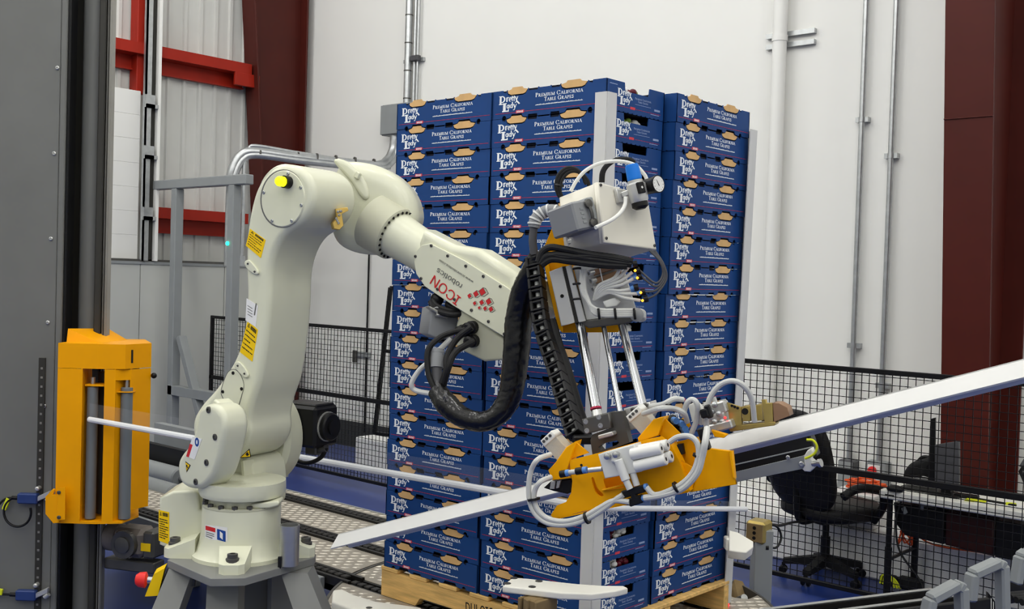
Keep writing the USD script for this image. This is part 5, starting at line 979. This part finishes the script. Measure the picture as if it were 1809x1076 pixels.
# vision sensor train in brass-coloured brackets
S = GP.shift(-.12)
T.add("cylinder_block", [S.slab([(1234, 718), (1244, 712), (1250, 752), (1236, 750)], .05, .003), cyl(S.pt(1254, 738, .0), S.pt(1284, 733, .0), .022, 20), rbox(S.pt(1272, 720, .0), bd * .022, GP.y * .016, nG * .02, .004), cyl(S.pt(1260, 702, .01), S.pt(1268, 722, .01), .007, 12), cyl(S.pt(1276, 706, .0), S.pt(1280, 722, .0), .01, 12), rbox(S.pt(1277, 752, -.0), bd * .035, GP.y * .012, nG * .03, .004)], "alu", label="bright cylinder and fittings"); T.add("sensor_led", trimesh.creation.icosphere(1, .004).apply_translation(S.pt(1281, 738, .03)), "redled")
T.add("fitting_nub", [trimesh.creation.icosphere(1, .009).apply_translation(S.pt(x, y, .02)) for x, y in ((1257, 727), (1263, 745), (1270, 731), (1262, 715), (1276, 745))], "galv")
for q, th, m in (([(1284, 711), (1308, 719), (1311, 753), (1290, 756)], .01, "brass"), ([(1309, 719), (1324, 717), (1326, 744), (1312, 745)], .05, "brass"), ([(1325, 716), (1332, 717), (1334, 743), (1327, 743)], .03, "brass"), ([(1334, 716), (1345, 715), (1348, 743), (1335, 744)], .05, "brass"), ([(1345, 706), (1353, 706), (1354, 712), (1364, 712), (1366, 745), (1351, 749)], .012, "brass"), ([(1365, 712), (1376, 712), (1391, 720), (1395, 735), (1367, 746)], .05, "copper"), ([(1285, 753), (1370, 745), (1368, 752), (1290, 763)], .05, "brass")):
    T.add("sensor_bracket", S.slab(q, th, .0015), m)
T.add("bracket_hole", [S.disc(x, y, .004, .002, z=.0006, seg=10) for x, y in ((1293, 717), (1298, 719), (1303, 721))] + [S.disc(1316, 727, .009, .002, z=.0006, seg=14)], "ink")
# black rail and end bracket under the board's right half
rl = GP.shift(-.03)
q0_, q1_ = at(1288, 818, 3.16), at(1440, 783, 3.06)
T.add("clamp_rail", rbox((q0_ + q1_) / 2, (q1_ - q0_) / 2, GP.y * .036, nG * .03, .004), "black", label="black rail under the board"); T.add("rail_groove", rbox((q0_ + q1_) / 2 + nG * .031 - GP.y * .006, (q1_ - q0_) * .49, GP.y * .002, nG * .001, .0005), "greyp")
EP = Plane(at(1380, 825, 3.05), nG, bd); ep = T.add("rail_plate", EP.slab([(1299, 834), (1416, 806), (1430, 800), (1432, 826), (1416, 829), (1301, 852)], .008, .001, z=.0), "greyp")
T.add("end_bracket", EP.slab([(1420, 806), (1426, 796), (1433, 792), (1436, 800), (1432, 812), (1439, 818), (1439, 826), (1431, 834), (1421, 833), (1417, 829), (1421, 822)], .04, .004, z=.006), "hosew", label="white end bracket"); T.add("bracket_screw", [screw(EP.pt(1416, 820, .006), nG, .008), screw(EP.pt(1392, 808, .004), nG, .006)], "steel", under=ep)
T.add("end_roller", [cyl(EP.pt(1436, 820, .0), EP.pt(1449, 818, .01), .008, 14), cyl(EP.pt(1446, 818.5, .01), EP.pt(1451, 817.6, .012), .012, 16)], "steel")
T.add("earth_wire", tube([EP.pt(*p, .02) for p in ((1425, 777), (1436, 778), (1443, 788), (1440, 800), (1430, 807), (1422, 810))], .0035, 8), "lime", label="yellow-green wire")
T.done()
# ============================================================ stretch wrapper mast and film carriage
DM = 5.85
mx, my = RH, FH
O = V(*at(110, 600, DM)[:2], 0)
mp = lambda l, d, z: O + mx * l + my * d + UP * z
lpx = lambda px, D=DM, py=600: np.dot(at(px, py, D) - O, mx)
t = Thing("wrapper_mast", "tall dark grey cabinet mast of the stretch wrapper at the left edge", "mast")
def mbox(l0, l1, d0, d1, z0, z1, b=.006): return rbox(mp((l0 + l1) / 2, (d0 + d1) / 2, (z0 + z1) / 2), mx * (l1 - l0) / 2, my * (d1 - d0) / 2, UP * (z1 - z0) / 2, b)
ZT = 4.3; l105, l127 = lpx(97), lpx(112)
t.add("front_panel", mbox(-.75, l105, 0, .012, .02, ZT), "mast"); t.add("panel_edge", mbox(l105 + .002, l127 - .012, -.004, .02, .02, ZT), "mast"); t.add("body", mbox(-.75, -.16, .014, .5, 0, ZT), "mastd")
t.add("edge_gap", mbox(l127 - .012, l127 + .004, .01, .1, 0, ZT), "black")
lat = lambda px, D: np.dot(at(px, 600, D) - O, mx)
t.add("recess_back", mbox(lat(100, 6.22), lat(172, 6.22), .36, .40, 0, ZT), "mastd")
cxl = (lpx(118) + lpx(160)) / 2; cr = (lpx(160) - lpx(118)) / 2 * 1.02
t.add("round_column", cyl(mp(cxl, .16, 0), mp(cxl, .16, ZT), cr, 32), "mast")
t.add("dark_channel", mbox(lpx(160), lpx(172), .03, .12, 0, ZT), "mastd"); t.add("bright_profile", mbox(lpx(173), lpx(182), .04, .10, 0, ZT), "mastl"); t.add("profile_lip", mbox(lpx(176), lpx(178), .035, .05, 0, ZT), "mastd")
for py in (122, 272, 422, 570, 718, 1012): t.add("panel_screw", screw(mp(lpx(96 - 6 + (600 - py) * .018, DM, 600) - .02, -.001, at(92, py, DM)[2]), -my, .011, .006), "steel")
zs = at(75, 632, DM)[2]; st = t.add("perforated_strip", mbox(lpx(70), lpx(82), -.008, .0, .05, zs, .002), "mastd"); ls = lpx(76); z = .08
sl_ = [];
while z < zs - .02: sl_.append(mbox(ls - .006, ls + .006, -.0095, -.007, z, z + .012, .001)); z += .05
t.add("strip_slot", sl_, "mastl", under=st, kind="stuff"); t.done()
# lockout sets
for nm, py, ring in (("lock_tag", 880, True), ("lock_tag", 1052, False)):
    p = mp(lpx(60), -.03, at(60, py, DM)[2])
    t = Thing("safety_lock", ["", "blue safety interlock with a looped black cable and yellow tag beside the film carriage", ][1] if ring else "blue safety interlock with a yellow tag at the bottom of the mast", "safety lock")
    t.add("switch_body", rbox(p, mx * .055, my * .02, UP * .028, .006), "lockblue"); t.add("key", [rbox(p + mx * .085 + UP * .015, unit(mx + UP * .5) * .04, my * .012, UP * .015, .004), cyl(p + mx * .1 - UP * .01, p + mx * .12 + UP * .01, .014, 12)], "alu"); t.add("latch", [lathe(p + mx * .05 + UP * .055, -my, [(.012, -.03), (.012, .01), (.006, .014)], 12)], "alu")
    t.add("strain_relief", cyl(p - mx * .055, p - mx * .09, .011, 12), "black")
    if ring:
        c = p + UP * -.075 - mx * .055; t.add("cable_loop", tube([c + mx * .075 * math.cos(a) + UP * .08 * math.sin(a) - my * .01 * a / 6 for a in np.linspace(.7, 6.6, 22)], .0065, 8), "black"); t.add("cable_tail", tube([p - mx * .09, p - mx * .13 - UP * .01, p - mx * .17 - UP * .05], .0065, 8), "black")
        t.add("yellow_tag", rbox(p - mx * .12 - UP * .035, unit(mx * .4 + UP) * .035, my * .008, unit(mx - UP * .4) * .012, .003), "lime")
    else: t.add("cable_tail", cyl(p - mx * .09, p - mx * .13, .0065, 8), "black"); t.add("yellow_tag", rbox(p - mx * .19 + UP * .02, unit(mx - UP * .15) * .06, my * .008, unit(mx * .15 + UP) * .017, .003), "lime")
    t.done()

# film carriage: plan outline of four faces, measured on its top edge
DC = 5.62
zc0, zc1 = at(135, 923, DC)[2], at(140, 607, DC)[2]; zs_ = at(140, 651, DC)[2]
pl_ = [np.array([np.dot(at(px, py, D) - O, mx), np.dot(at(px, py, D) - O, my)]) for px, py, D in ((103, 606, DC), (174, 608, DC), (222, 608, DC + .03), (268, 600, DC + .19))]
back = [pl_[3] + (-.14, .30), pl_[0] + (.10, .42), pl_[0] + (0, .1)]
def plan(pts, z0, z1, b=0):
    m = put(prism(Polygon(pts), z1 - z0), O + UP * z1, mx, my); return m
t = Thing("film_carriage", "orange-yellow film carriage with two grey rollers on the wrapper mast", "film carriage")
hd = [*pl_, *back]
t.add("head_cover", plan(hd, zs_, zc1), "orange", smooth=False)
hb_ = [pl_[0] + (.0, .06), pl_[0] + (.12, .02), pl_[1] + (.06, .1), back[1]]
t.add("sloped_hood", hull([np.r_[p, z] @ np.vstack([mx, my, UP]) + O for p, z in [(pl_[0] + (0, .1), zc1 - .02), (pl_[0] + (0, .12), zc1 + .07), (back[1] + (0, 0), zc1 + .06), (back[1] + (.15, -.05), zc1 - .01), (pl_[1] + (-.02, .12), zc1 - .01), (back[1], zc1 - .02)]]), "orange", smooth=False)
def wallp(a, b, z0, z1, th=.006):
    a, b = np.asarray(a), np.asarray(b); d = (b - a) / np.linalg.norm(b - a); n = V(-d[1], d[0]); return plan([a, b, b + n * th, a + n * th], z0, z1)
f1 = lambda u: pl_[0] + (pl_[1] - pl_[0]) * u
f2 = lambda u: pl_[1] + (pl_[2] - pl_[1]) * u
f3 = lambda u: pl_[2] + (pl_[3] - pl_[2]) * u
pp = lambda px, D: np.array([np.dot(at(px, 780, D) - O, mx), np.dot(at(px, 780, D) - O, my)])
t.add("front_cover", [wallp(f1(0), f1(.62), zc0, zs_ - .002), wallp(f1(.62), f1(.62) + (-.02, .18), zc0, zs_)], "orange", smooth=False)
t.add("middle_cover", [wallp(f2(.29), f2(.65), zc0, zs_ - .002), wallp(f2(.65), f2(.65) + (.03, .12), zc0, zs_), wallp(f2(.29), f2(.29) + (-.02, .15), zc0, zs_)], "orange", smooth=False)
t.add("side_cover", [wallp(f3(.24), f3(1), zc0 + .05, zs_ - .004), wallp(f3(.24), f3(.24) + (-.03, .1), zc0 + .03, zs_), wallp(f2(.65), f3(.24), zs_ - .06, zs_ - .004)], "orange", smooth=False); t.add("back_cover", wallp(pl_[0] + (.06, .30), pl_[3] + (-.16, .28), zc0, zs_), "mastd", smooth=False)
t.add("base_plate", plan([*pl_[:3], pl_[3] + (-.05, 0), pl_[3] + (-.15, .28), pl_[0] + (0, .35)], zc0 - .012, zc0), "orange", smooth=False)
w = lambda p, z: O + mx * p[0] + my * p[1] + UP * z
c1 = pp(162, DC + .07); c2 = pp(222.5, DC + .09)
for c, r in ((c1, .028), (c2, .031)):
    t.add("roller", cyl(w(c, zc0 + .004), w(c, zs_ - .10), r, 28, .003), "roller"); t.add("roller_pin", [cyl(w(c, zs_ - .10), w(c, zs_ - .05), .012, 12)], "steel")
c3 = pp(181, DC + .18)
t.add("dark_roller", cyl(w(c3, zc0 + .01), w(c3, zs_ - .03), .026, 24), "mastd")
t.add("roller_bracket", [plan([c1 + (-.03, -.03), c1 + (.07, -.03), c1 + (.07, .06), c1 + (-.03, .06)], zs_ - .095, zs_ - .085), plan([c2 + (-.05, -.05), c2 + (.04, -.03), c2 + (.04, .05), c2 + (-.05, .05)], zs_ - .125, zs_ - .12)], "orange", smooth=False)
p = (f3(.25)); pn = unit(V(*(f3(1) - f3(0)))); t.add("slot", rbox(w(p + V(pn[1], -pn[0]) * .001, (zs_ + zc1) / 2), (mx * pn[0] + my * pn[1]) * .006, (mx * pn[1] - my * pn[0]) * .002, UP * .035, .001), "ink", label="dark slot in the head cover")
t.add("knob", trimesh.creation.icosphere(2, .016).apply_translation(w(pl_[3] + (.016, .0), at(270, 665, DC + .15)[2])), "black")
zb = at(95, 892, DC)[2]; t.add("mount_bracket", [Plane(at(95, 895, DC - .02), -my, mx).slab([(80, 878), (93, 864), (96, 866), (92, 874), (104, 874), (104, 923), (94, 925), (80, 908)], .02, .002), Plane(at(95, 895, DC - .02), -my, mx).slab([(101, 862), (115, 861), (115, 918), (101, 920)], .006, .001, z=.006)], "orange"); t.add("bracket_bolt", [screw(at(104, y, DC - .03), -my, .010) for y in (870, 914)], "darksteel")
t.done()
# stretch film from the carriage round the pallet
fa = at(158, 741, DC + .0); pc = V(.012, -.02, 1.17); pe_ = onX(1290, 905, .055)
def filmband(p, q, h, drop=0.): return tm([p, q, q + UP * h, p + UP * h], [[0, 1, 2], [0, 2, 3]])   # film is a single skin
zf = fa[2]; q = V(.0, -.03, at(1040, 893, 4.15)[2]); r_ = V(.075, 1.05, onX(1285, 906, .06)[2])
t = Thing("stretch_film", "thin clear stretch film running from the yellow carriage behind the robot to the carton stack", "film")
t.add("film_web", [filmband(fa, q, .055), filmband(fa + UP * .055, q + UP * .055, .03)], "film", smooth=False); t.add("roped_edge", tube([fa, fa * .5 + q * .5 + UP * -.004, q], .015, 10), "rope", label="bunched white lower edge of the film")
q2 = V(.03, -.02, q[2]); t.add("side_web", filmband(q2, r_, .035), "film", smooth=False); t.add("side_rope", tube([q, q2, r_], .012, 10), "rope"); t.done()

# ============================================================ emergency stop on the pedestal
p = at(268, 1025, 3.98); d = unit(-RH * .95 + UP * .05 - FH * .15)
ux = unit(RH * .35 + UP * .94)
t = Thing("emergency_stop", "red mushroom stop button on a yellow and black housing at the robot pedestal", "stop button")
uy = unit(np.cross(d, ux)); t.add("yellow_cover", hull([p + ux * a + uy * b - d * c for a, b, c in ((-.055, -.03, .0), (-.055, .03, .0), (.035, -.03, .0), (.035, .03, .0), (-.05, -.03, .045), (-.05, .03, .045), (.06, -.03, .03), (.06, .03, .03))]), "label")
t.add("black_housing", rbox(p - d * .075 - ux * .0, d * .035, uy * .032, ux * .062, .006), "black"); t.add("collar", cyl(p - d * .005, p + d * .02, .013, 14), "chrome"); t.add("button", lathe(p + d * .015, d, [(.018, 0), (.030, .006), (.027, .03), (.018, .042), (.006, .045)], 24), "estop"); t.add("mount", beam(p - d * .1, p - d * .16, .03, .03), "darksteel"); t.done()

# ============================================================ desk, chair and things behind the fence
dz = .755
dy0 = onZ(1640, 878, dz)[1]; dx0 = onY(1553, 868, dy0)[0]; dyb = 4.05
t = Thing("desk", "white-topped folding desk behind the mesh fence at the right", "desk")
t.add("desk_top", rbox(V((dx0 + 2.2) / 2, (dy0 + dyb) / 2, dz - .028), V((2.2 - dx0) / 2, 0, 0), V(0, (dyb - dy0) / 2, 0), V(0, 0, .028), .008), "desk")
for x in (dx0 + .06,): 
    for y in (dy0 + .04, dyb - .06): t.add("leg", [cyl(V(x, y, .02), V(x, y, dz - .057), .018, 14), cyl(V(x, y, .02), V(x, y, .38), .023, 14)], "black")
t.add("leg_brace", beam(V(dx0 + .06, dy0 + .04, .3), V(dx0 + .06, dyb - .06, .3), .02, .02), "black"); t.add("back_leg", cyl(V(2.1, dyb - .06, .02), V(2.1, dyb - .06, dz - .057), .02, 14), "black"); t.add("slot", rbox(V(dx0 + .07, dy0 - .001, dz - .028), V(.03, 0, 0), V(0, .002, 0), V(0, 0, .004), .001), "ink"); t.done()
yy = dy0 + .10; PD = Plane(V(0, yy, 0), V(0, -1, 0), V(1, 0, 0))
t = Thing("storage_case", "black case hung under the left part of the desk", "case"); t.add("case_body", PD.slab([(1578, 888), (1668, 902), (1666, 962), (1598, 946), (1582, 925)], .26, .01), "black"); t.add("case_latch", [rbox(PD.pt(1598, 902, .004), V(.012, 0, .01), V(0, .003, 0), V(-.01, 0, .02), .001), rbox(PD.pt(1629, 897, .004), V(.01, 0, 0), V(0, .003, 0), V(0, 0, .015), .001)], "greyp"); t.done()
single("storage_case", PD.slab([(1671, 903), (1756, 918), (1754, 983), (1669, 963)], .24, .012), "darkred", "dark red-brown case hung under the desk between two black ones", "case")
single("storage_case", PD.slab([(1759, 919), (1850, 935), (1848, 1003), (1757, 984)], .26, .012), "black", "black case hung under the desk at the right edge of the picture", "case")
BXp = Plane(V(0, 4.13, 0), V(0, -1, 0), V(1, 0, 0)); bx0, bx1 = BXp.pt(1468, 870), BXp.pt(1543, 900); ztp = BXp.pt(1510, 878)[2]
t = Thing("white_carton", "plain white box standing on the kerb behind the office chair", "box"); t.add("box_body", rbox(V((bx0[0] + bx1[0]) / 2, 4.28, (.33 + ztp) / 2 + .001), V((bx1[0] - bx0[0]) / 2, 0, 0), V(0, .15, 0), V(0, 0, (ztp - .33) / 2 - .001), .006), "paper"); t.add("box_lid", rbox(V((bx0[0] + bx1[0]) / 2, 4.28, ztp + .012), V((bx1[0] - bx0[0]) / 2 + .01, 0, 0), V(0, .16, 0), V(0, 0, .012), .004), "paper"); t.done()
# monitor seen from its back
m0 = onZ(1660, 850, dz); yM = dy0 + .09
pa = onY(1648, 790, yM); pb = onY(1694, 862, yM)
t = Thing("monitor", "dark grey monitor seen from behind on the desk in front of the red column", "monitor"); MP_ = Plane(V(0, yM, 0), V(0, -1, 0), V(1, 0, 0))
t.add("back_shell", MP_.slab([(1651, 786), (1694, 779), (1694, 862), (1651, 856)], .03, .006), "screen"); t.add("screen_edge", MP_.slab([(1644, 740), (1652, 738), (1651, 858), (1640, 852)], .02, .003, z=-.02), "black"); c = MP_.pt(1668, 860); t.add("foot", rbox(V(c[0], yM + .05, dz + .006), V(.09, 0, 0), V(0, .07, 0), V(0, 0, .006), .003), "black"); t.add("neck", aabb((c[0] - .03, yM + .03, dz), (c[0] + .03, yM + .06, dz + .2)), "black"); t.done()
t = Thing("backpack", "black backpack lying on the desk left of the grey monitor", "bag"); BPk = Plane(V(0, dy0 + .19, 0), V(0, -1, 0), V(1, 0, 0))
t.add("bag_body", BPk.slab([(1594, 846), (1597, 830), (1610, 817), (1630, 811), (1650, 808), (1652, 845), (1625, 842), (1608, 848)], .2, .03, sm=4), "blackr"); t.add("handle", tube([BPk.pt(*q, -.06) for q in ((1622, 815), (1630, 808), (1642, 808), (1650, 811))], .012, 8), "black"); t.add("papers", rbox(BPk.pt(1628, 850, -.04), V(.1, 0, 0), V(0, .05, 0), V(0, 0, .02), .006), "paper"); t.done()
def ondesk(name, label, cat_, px, py, sx, sy, sz, m, b=.006, rot=0.):
    p = onZ(px, py, dz); c, s = math.cos(rot), math.sin(rot); single(name, rbox(p + V(0, 0, sz + .001), V(c, s, 0) * sx, V(-s, c, 0) * sy, V(0, 0, sz), b), m, label, cat_)
p = onZ(1581, 868, dz); t = Thing("computer_mouse", "black computer mouse on the left end of the desk", "mouse"); s = trimesh.creation.icosphere(3, 1.); s.vertices *= V(.055, .035, .028); s.apply_translation(p + V(0, 0, .014)); s = trimesh.intersections.slice_mesh_plane(s, V(0, 0, 1), p + V(0, 0, .002), cap=False); t.add("shell", s, "black"); t.add("wheel", cyl(p + V(-.025, -.006, .034), p + V(-.025, .006, .034), .008, 12), "screen"); t.done()
ondesk("keyboard", "black keyboard on the desk under the grey monitor", "keyboard", 1640, 869, .17, .06, .009, "black")
ondesk("blue_pad", "small blue pad on the desk right of the keyboard", "pad", 1688, 875, .035, .03, .005, "lockblue")
ondesk("black_pouch", "black pouch lying on the desk beside the blue pad", "pouch", 1708, 880, .07, .03, .012, "black", rot=.1)
ondesk("sticky_note", "yellow-green notepad on the desk right of the black pouch", "notepad", 1724, 886, .06, .035, .004, "lime", rot=.1); ondesk("paper_sheet", "white papers at the right end of the desk", "paper", 1775, 893, .17, .06, .002, "paper", rot=-.05)
ondesk("marker_pen", "thick black marker lying across the papers on the desk", "pen", 1760, 890, .12, .008, .008, "black", rot=-.08); ondesk("highlighter", "yellow highlighter on the papers at the right end of the desk", "pen", 1786, 894, .03, .01, .01, "lime", rot=.3)
t = Thing("desk_lamp", "dark angled stand leaning in at the right edge above the desk", "stand"); q = [onY(*c, 4.0) for c in ((1809, 825), (1803, 833), (1812, 853))]; t.add("arm", tube(q, .014, 8, smooth=False), "black"); t.add("head", hull([q[0] + d for d in (V(0, 0, .06), V(.1, 0, .08), V(.1, 0, -.03), V(0, .04, 0), V(-.03, 0, 0))]), "screen"); t.done()
# orange cord heap and cords
g = np.random.default_rng(8); ctr = V(onZ(1516, 857, .40)[0], 4.2, .345); pts = []
ctr = onZ(1518, 868, .36); ctr = V((bx0[0] + bx1[0]) / 2 + .04, 4.27, ztp + .032)
for i in range(60):
    a = i * .75; rr = .085 + .035 * math.sin(i * 1.7); pts.append(ctr + V(math.cos(a) * rr * 1.3, math.sin(a) * rr * .7, .006 + .0012 * i + .008 * g.random()))
single("orange_extension_cord", tube(pts, .007, 7, n=4), "cord", "coiled orange extension cord lying on the white box behind the office chair", "cord")
hx_ = dx0 + .02
pts = [V(hx_ + .05 * math.sin(i * 1.9), dyb - .12 + .04 * math.cos(i * 2.3), dz - .06 - (i % 9) * .045 + .02 * g.random()) for i in range(40)]
pts += [V(hx_ + .1, dyb - .02, .345), V(hx_ + .5, dyb + .02, .335), V(hx_ + .9, dyb - .02 + .05, .335), V(hx_ + 1.1, dyb + .04, .335)]
single("red_cord", tube(pts, .006, 7, n=5), "cord", "tangled red-orange cord hanging from the left end of the desk", "cord")
single("power_lead", tube([V(dx0 + .14, dy0 + .02, dz - .05), V(dx0 + .12, dy0 + .0, .55), V(dx0 + .16, dy0 - .02, .38), V(dx0 + .30, dy0 - .03, .22), V(dx0 + .33, dy0 - .04, .1), V(dx0 + .24, dy0 - .05, .03)], .007, 8), "black", "black cord looping down from the desk to the yellow connector on the floor", "cord")
p = onZ(1585, 1041, .02); t = Thing("floor_connector", "black and yellow connector block lying on the floor under the desk", "connector"); t.add("shell", [rbox(p + V(-.06, 0, .05), V(.055, 0, 0), V(0, .04, 0), V(0, 0, .035), .014), rbox(p + V(.08, .02, .05), V(.08, 0, 0), V(0, .04, 0), V(0, 0, .04), .012)], "blackr"); t.add("yellow_wire", [tube([p + V(-.1 + .02 * k, -.05, .03), p + V(-.08 + .02 * k, -.055, .09), p + V(-.02 + .015 * k, -.055, .07), p + V(.0 + .02 * k, -.05, .02)], .007, 7) for k in range(3)], "lime"); t.done()
# office chair
cc = V(onY(1457, 985, 3.83)[0], 3.83, 0)
t = Thing("office_chair", "black leather office chair with armrests behind the mesh fence", "office chair")
fd = unit(RH * .75 + FH * .45); fd[2] = 0; fd = unit(fd); sd = np.cross(UP, fd); zs0 = .47; KS = 1.15
for k in range(5):
    a = 2 * math.pi * k / 5 - .31; d = V(math.cos(a), math.sin(a), 0); n_ = V(-d[1], d[0], 0); R_ = .285
    t.add("base_arm", hull([cc + d * r + n_ * w_ * s + UP * h for r, w_, hs in ((.02, .036, (.10, .165)), (R_, .026, (.072, .108))) for s in (-1, 1) for h in hs]), "blackr")
    t.add("caster", [cyl(cc + d * R_ + n_ * s * .012 + UP * .03, cc + d * R_ + n_ * s * .03 + UP * .03, .029, 16, .004) for s in (-1, 1)] + [cyl(cc + d * R_ + UP * .03, cc + d * R_ + UP * .08, .012, 10)], "black")
t.add("gas_column", [cyl(cc + UP * .1, cc + UP * .30, .034, 20), cyl(cc + UP * .28, cc + UP * .43, .024, 20)], "black"); t.add("tilt_mechanism", rbox(cc + UP * .425, fd * .12, sd * .08, UP * .025, .01), "black")
def cushion(c, X, Y, Z, p=2.6):
    m = trimesh.creation.icosphere(4, 1.); v = m.vertices; n_ = (np.abs(v) ** p).sum(1) ** (1 / p); v = v / n_[:, None]; return tm(c + v[:, :1] * X + v[:, 1:2] * Y + v[:, 2:] * Z, m.faces)
t.add("seat", cushion(cc + fd * .05 + UP * .50, fd * .31, sd * .31, UP * .075, 3.2), "leather"); bk = unit(UP * .96 - fd * .27); bn = unit(np.cross(sd, bk))
t.add("backrest", cushion(cc - fd * .30 + UP * .86, sd * .31, bk * .37, bn * .07, 3.0), "leather"); t.add("back_support", tube([cc - fd * .1 + UP * .43, cc - fd * .27 + UP * .45, cc - fd * .30 + UP * .7], .025, 10), "black")
for s in (-1, 1):
    t.add("armrest", tube([cc + sd * s * .29 + fd * .14 + UP * .45, cc + sd * s * .36 + fd * .16 + UP * .58, cc + sd * s * .36 + fd * .12 + UP * .68, cc + sd * s * .36 - fd * .1 + UP * .71, cc + sd * s * .34 - fd * .22 + UP * .66], .03, 12), "black")
t.add("lumbar_panel", cushion(cc - fd * .22 + UP * .72, sd * .25, bk * .16, bn * .06, 2.6), "leather"); t.done()

# ============================================================ board magazine at the lower right, seen from above its near end
dvm = unit(RH * math.sin(math.radians(65.7)) + FH * math.cos(math.radians(65.7))); pm = np.cross(UP, dvm)
a0 = at(1392, 1073, 3.45); zz = a0[2]; 
t = Thing("board_magazine", "black-railed corner board magazine with grey bracket loops in the lower right corner", "magazine")
def rail(px, py, off, L0, L1, h, dz_=0., m="chain"):
    p = onZ(px, py, zz + dz_); q = p + dvm * L0; r = p + dvm * L1; k = t.add("rail", [beam(q - UP * h / 2, r - UP * h / 2, .014, h)], m); t.add("rail_edge", beam(q + UP * .002, r + UP * .002, .016, .006), "steel", under=k)
rail(1392, 1073, 0, -.5, .62, .09); rail(1519, 1075, 0, -.5, .42, .10); rail(1772, 1024, 0, -.0, .8, .09)
ep_ = onZ(1747, 1047, zz); e1 = Plane(ep_, -unit(dvm * .35 + pm * -.2 + FH * .4), RH)
t.add("rail_web", beam(onZ(1519, 1085, zz) - UP * .05, onZ(1747, 1056, zz) - UP * .05, .02, .1), "blackr")
q = Plane(onZ(1752, 1050, zz), -FH, RH); t.add("end_plate", q.slab([(1746, 1047), (1768, 1076), (1768, 1120), (1746, 1120)], .02, .002), "black"); t.add("end_label", [q.ribbon(Polygon(q.uv([(1750 + 4 * j, 1056 + 6 * j), (1751.6 + 4 * j, 1058 + 6 * j), (1751.6 + 4 * j, 1100), (1750 + 4 * j, 1100)])), .001, .0012) for j in range(4)], "hosew", label="white stripes on the end plate")
t.add("cross_frame", [aabb((ep_[0] - .3, ep_[1] - .1, zz - .2), (ep_[0] + .2, ep_[1] - .04, zz - .12)), aabb((ep_[0] - .02, ep_[1] - .1, 0), (ep_[0] + .06, ep_[1] - .02, zz - .12))], "blackr"); t.add("leg", aabb((a0[0] + .3, a0[1] + .2, 0), (a0[0] + .37, a0[1] + .27, zz - .09)), "blackr"); t.add("roller_bed", [cyl(onZ(1775 + 10 * j, 1052 + 4 * j, zz - .04), onZ(1840 + 10 * j, 1046 + 4 * j, zz - .04), .012, 12) for j in range(4)], "blackr"); t.done()
for nm, pts, dd, lab in (("a", [(1637, 1090), (1644, 1058), (1690, 1033), (1698, 1038), (1700, 1095)], 3.15, "grey square bracket loop on the magazine, nearest the black rail end"), ("b", [(1713, 1060), (1718, 1014), (1762, 994), (1770, 999), (1772, 1085)], 3.3, "grey square bracket loop on the magazine, second from the right edge"), ("c", [(1795, 1030), (1802, 984), (1815, 975), (1835, 972), (1840, 1040)], 3.5, "grey bracket loop on the magazine, cut by the right edge of the picture")):
    t = Thing("bracket_loop", lab, "bracket", "grey bracket loops of the magazine"); P = Plane(at(pts[2][0], pts[2][1], dd), unit(-FH + RH * .25), RH); uv = P.uv(pts); w_ = .03 if nm != "c" else .026
    for i, (p, q) in enumerate(zip(uv[:-1], uv[1:])):
        A3, B3 = P.P + P.x * p[0] + P.y * p[1], P.P + P.x * q[0] + P.y * q[1]; t.add(["near_post", "top_bar", "corner_piece", "far_post"][i] if len(uv) == 5 else "bar", beam(A3 - (B3 - A3) * .03, B3 + (B3 - A3) * .03, w_, .045, up=P.n, b=.006), "greyp")
    t.done()
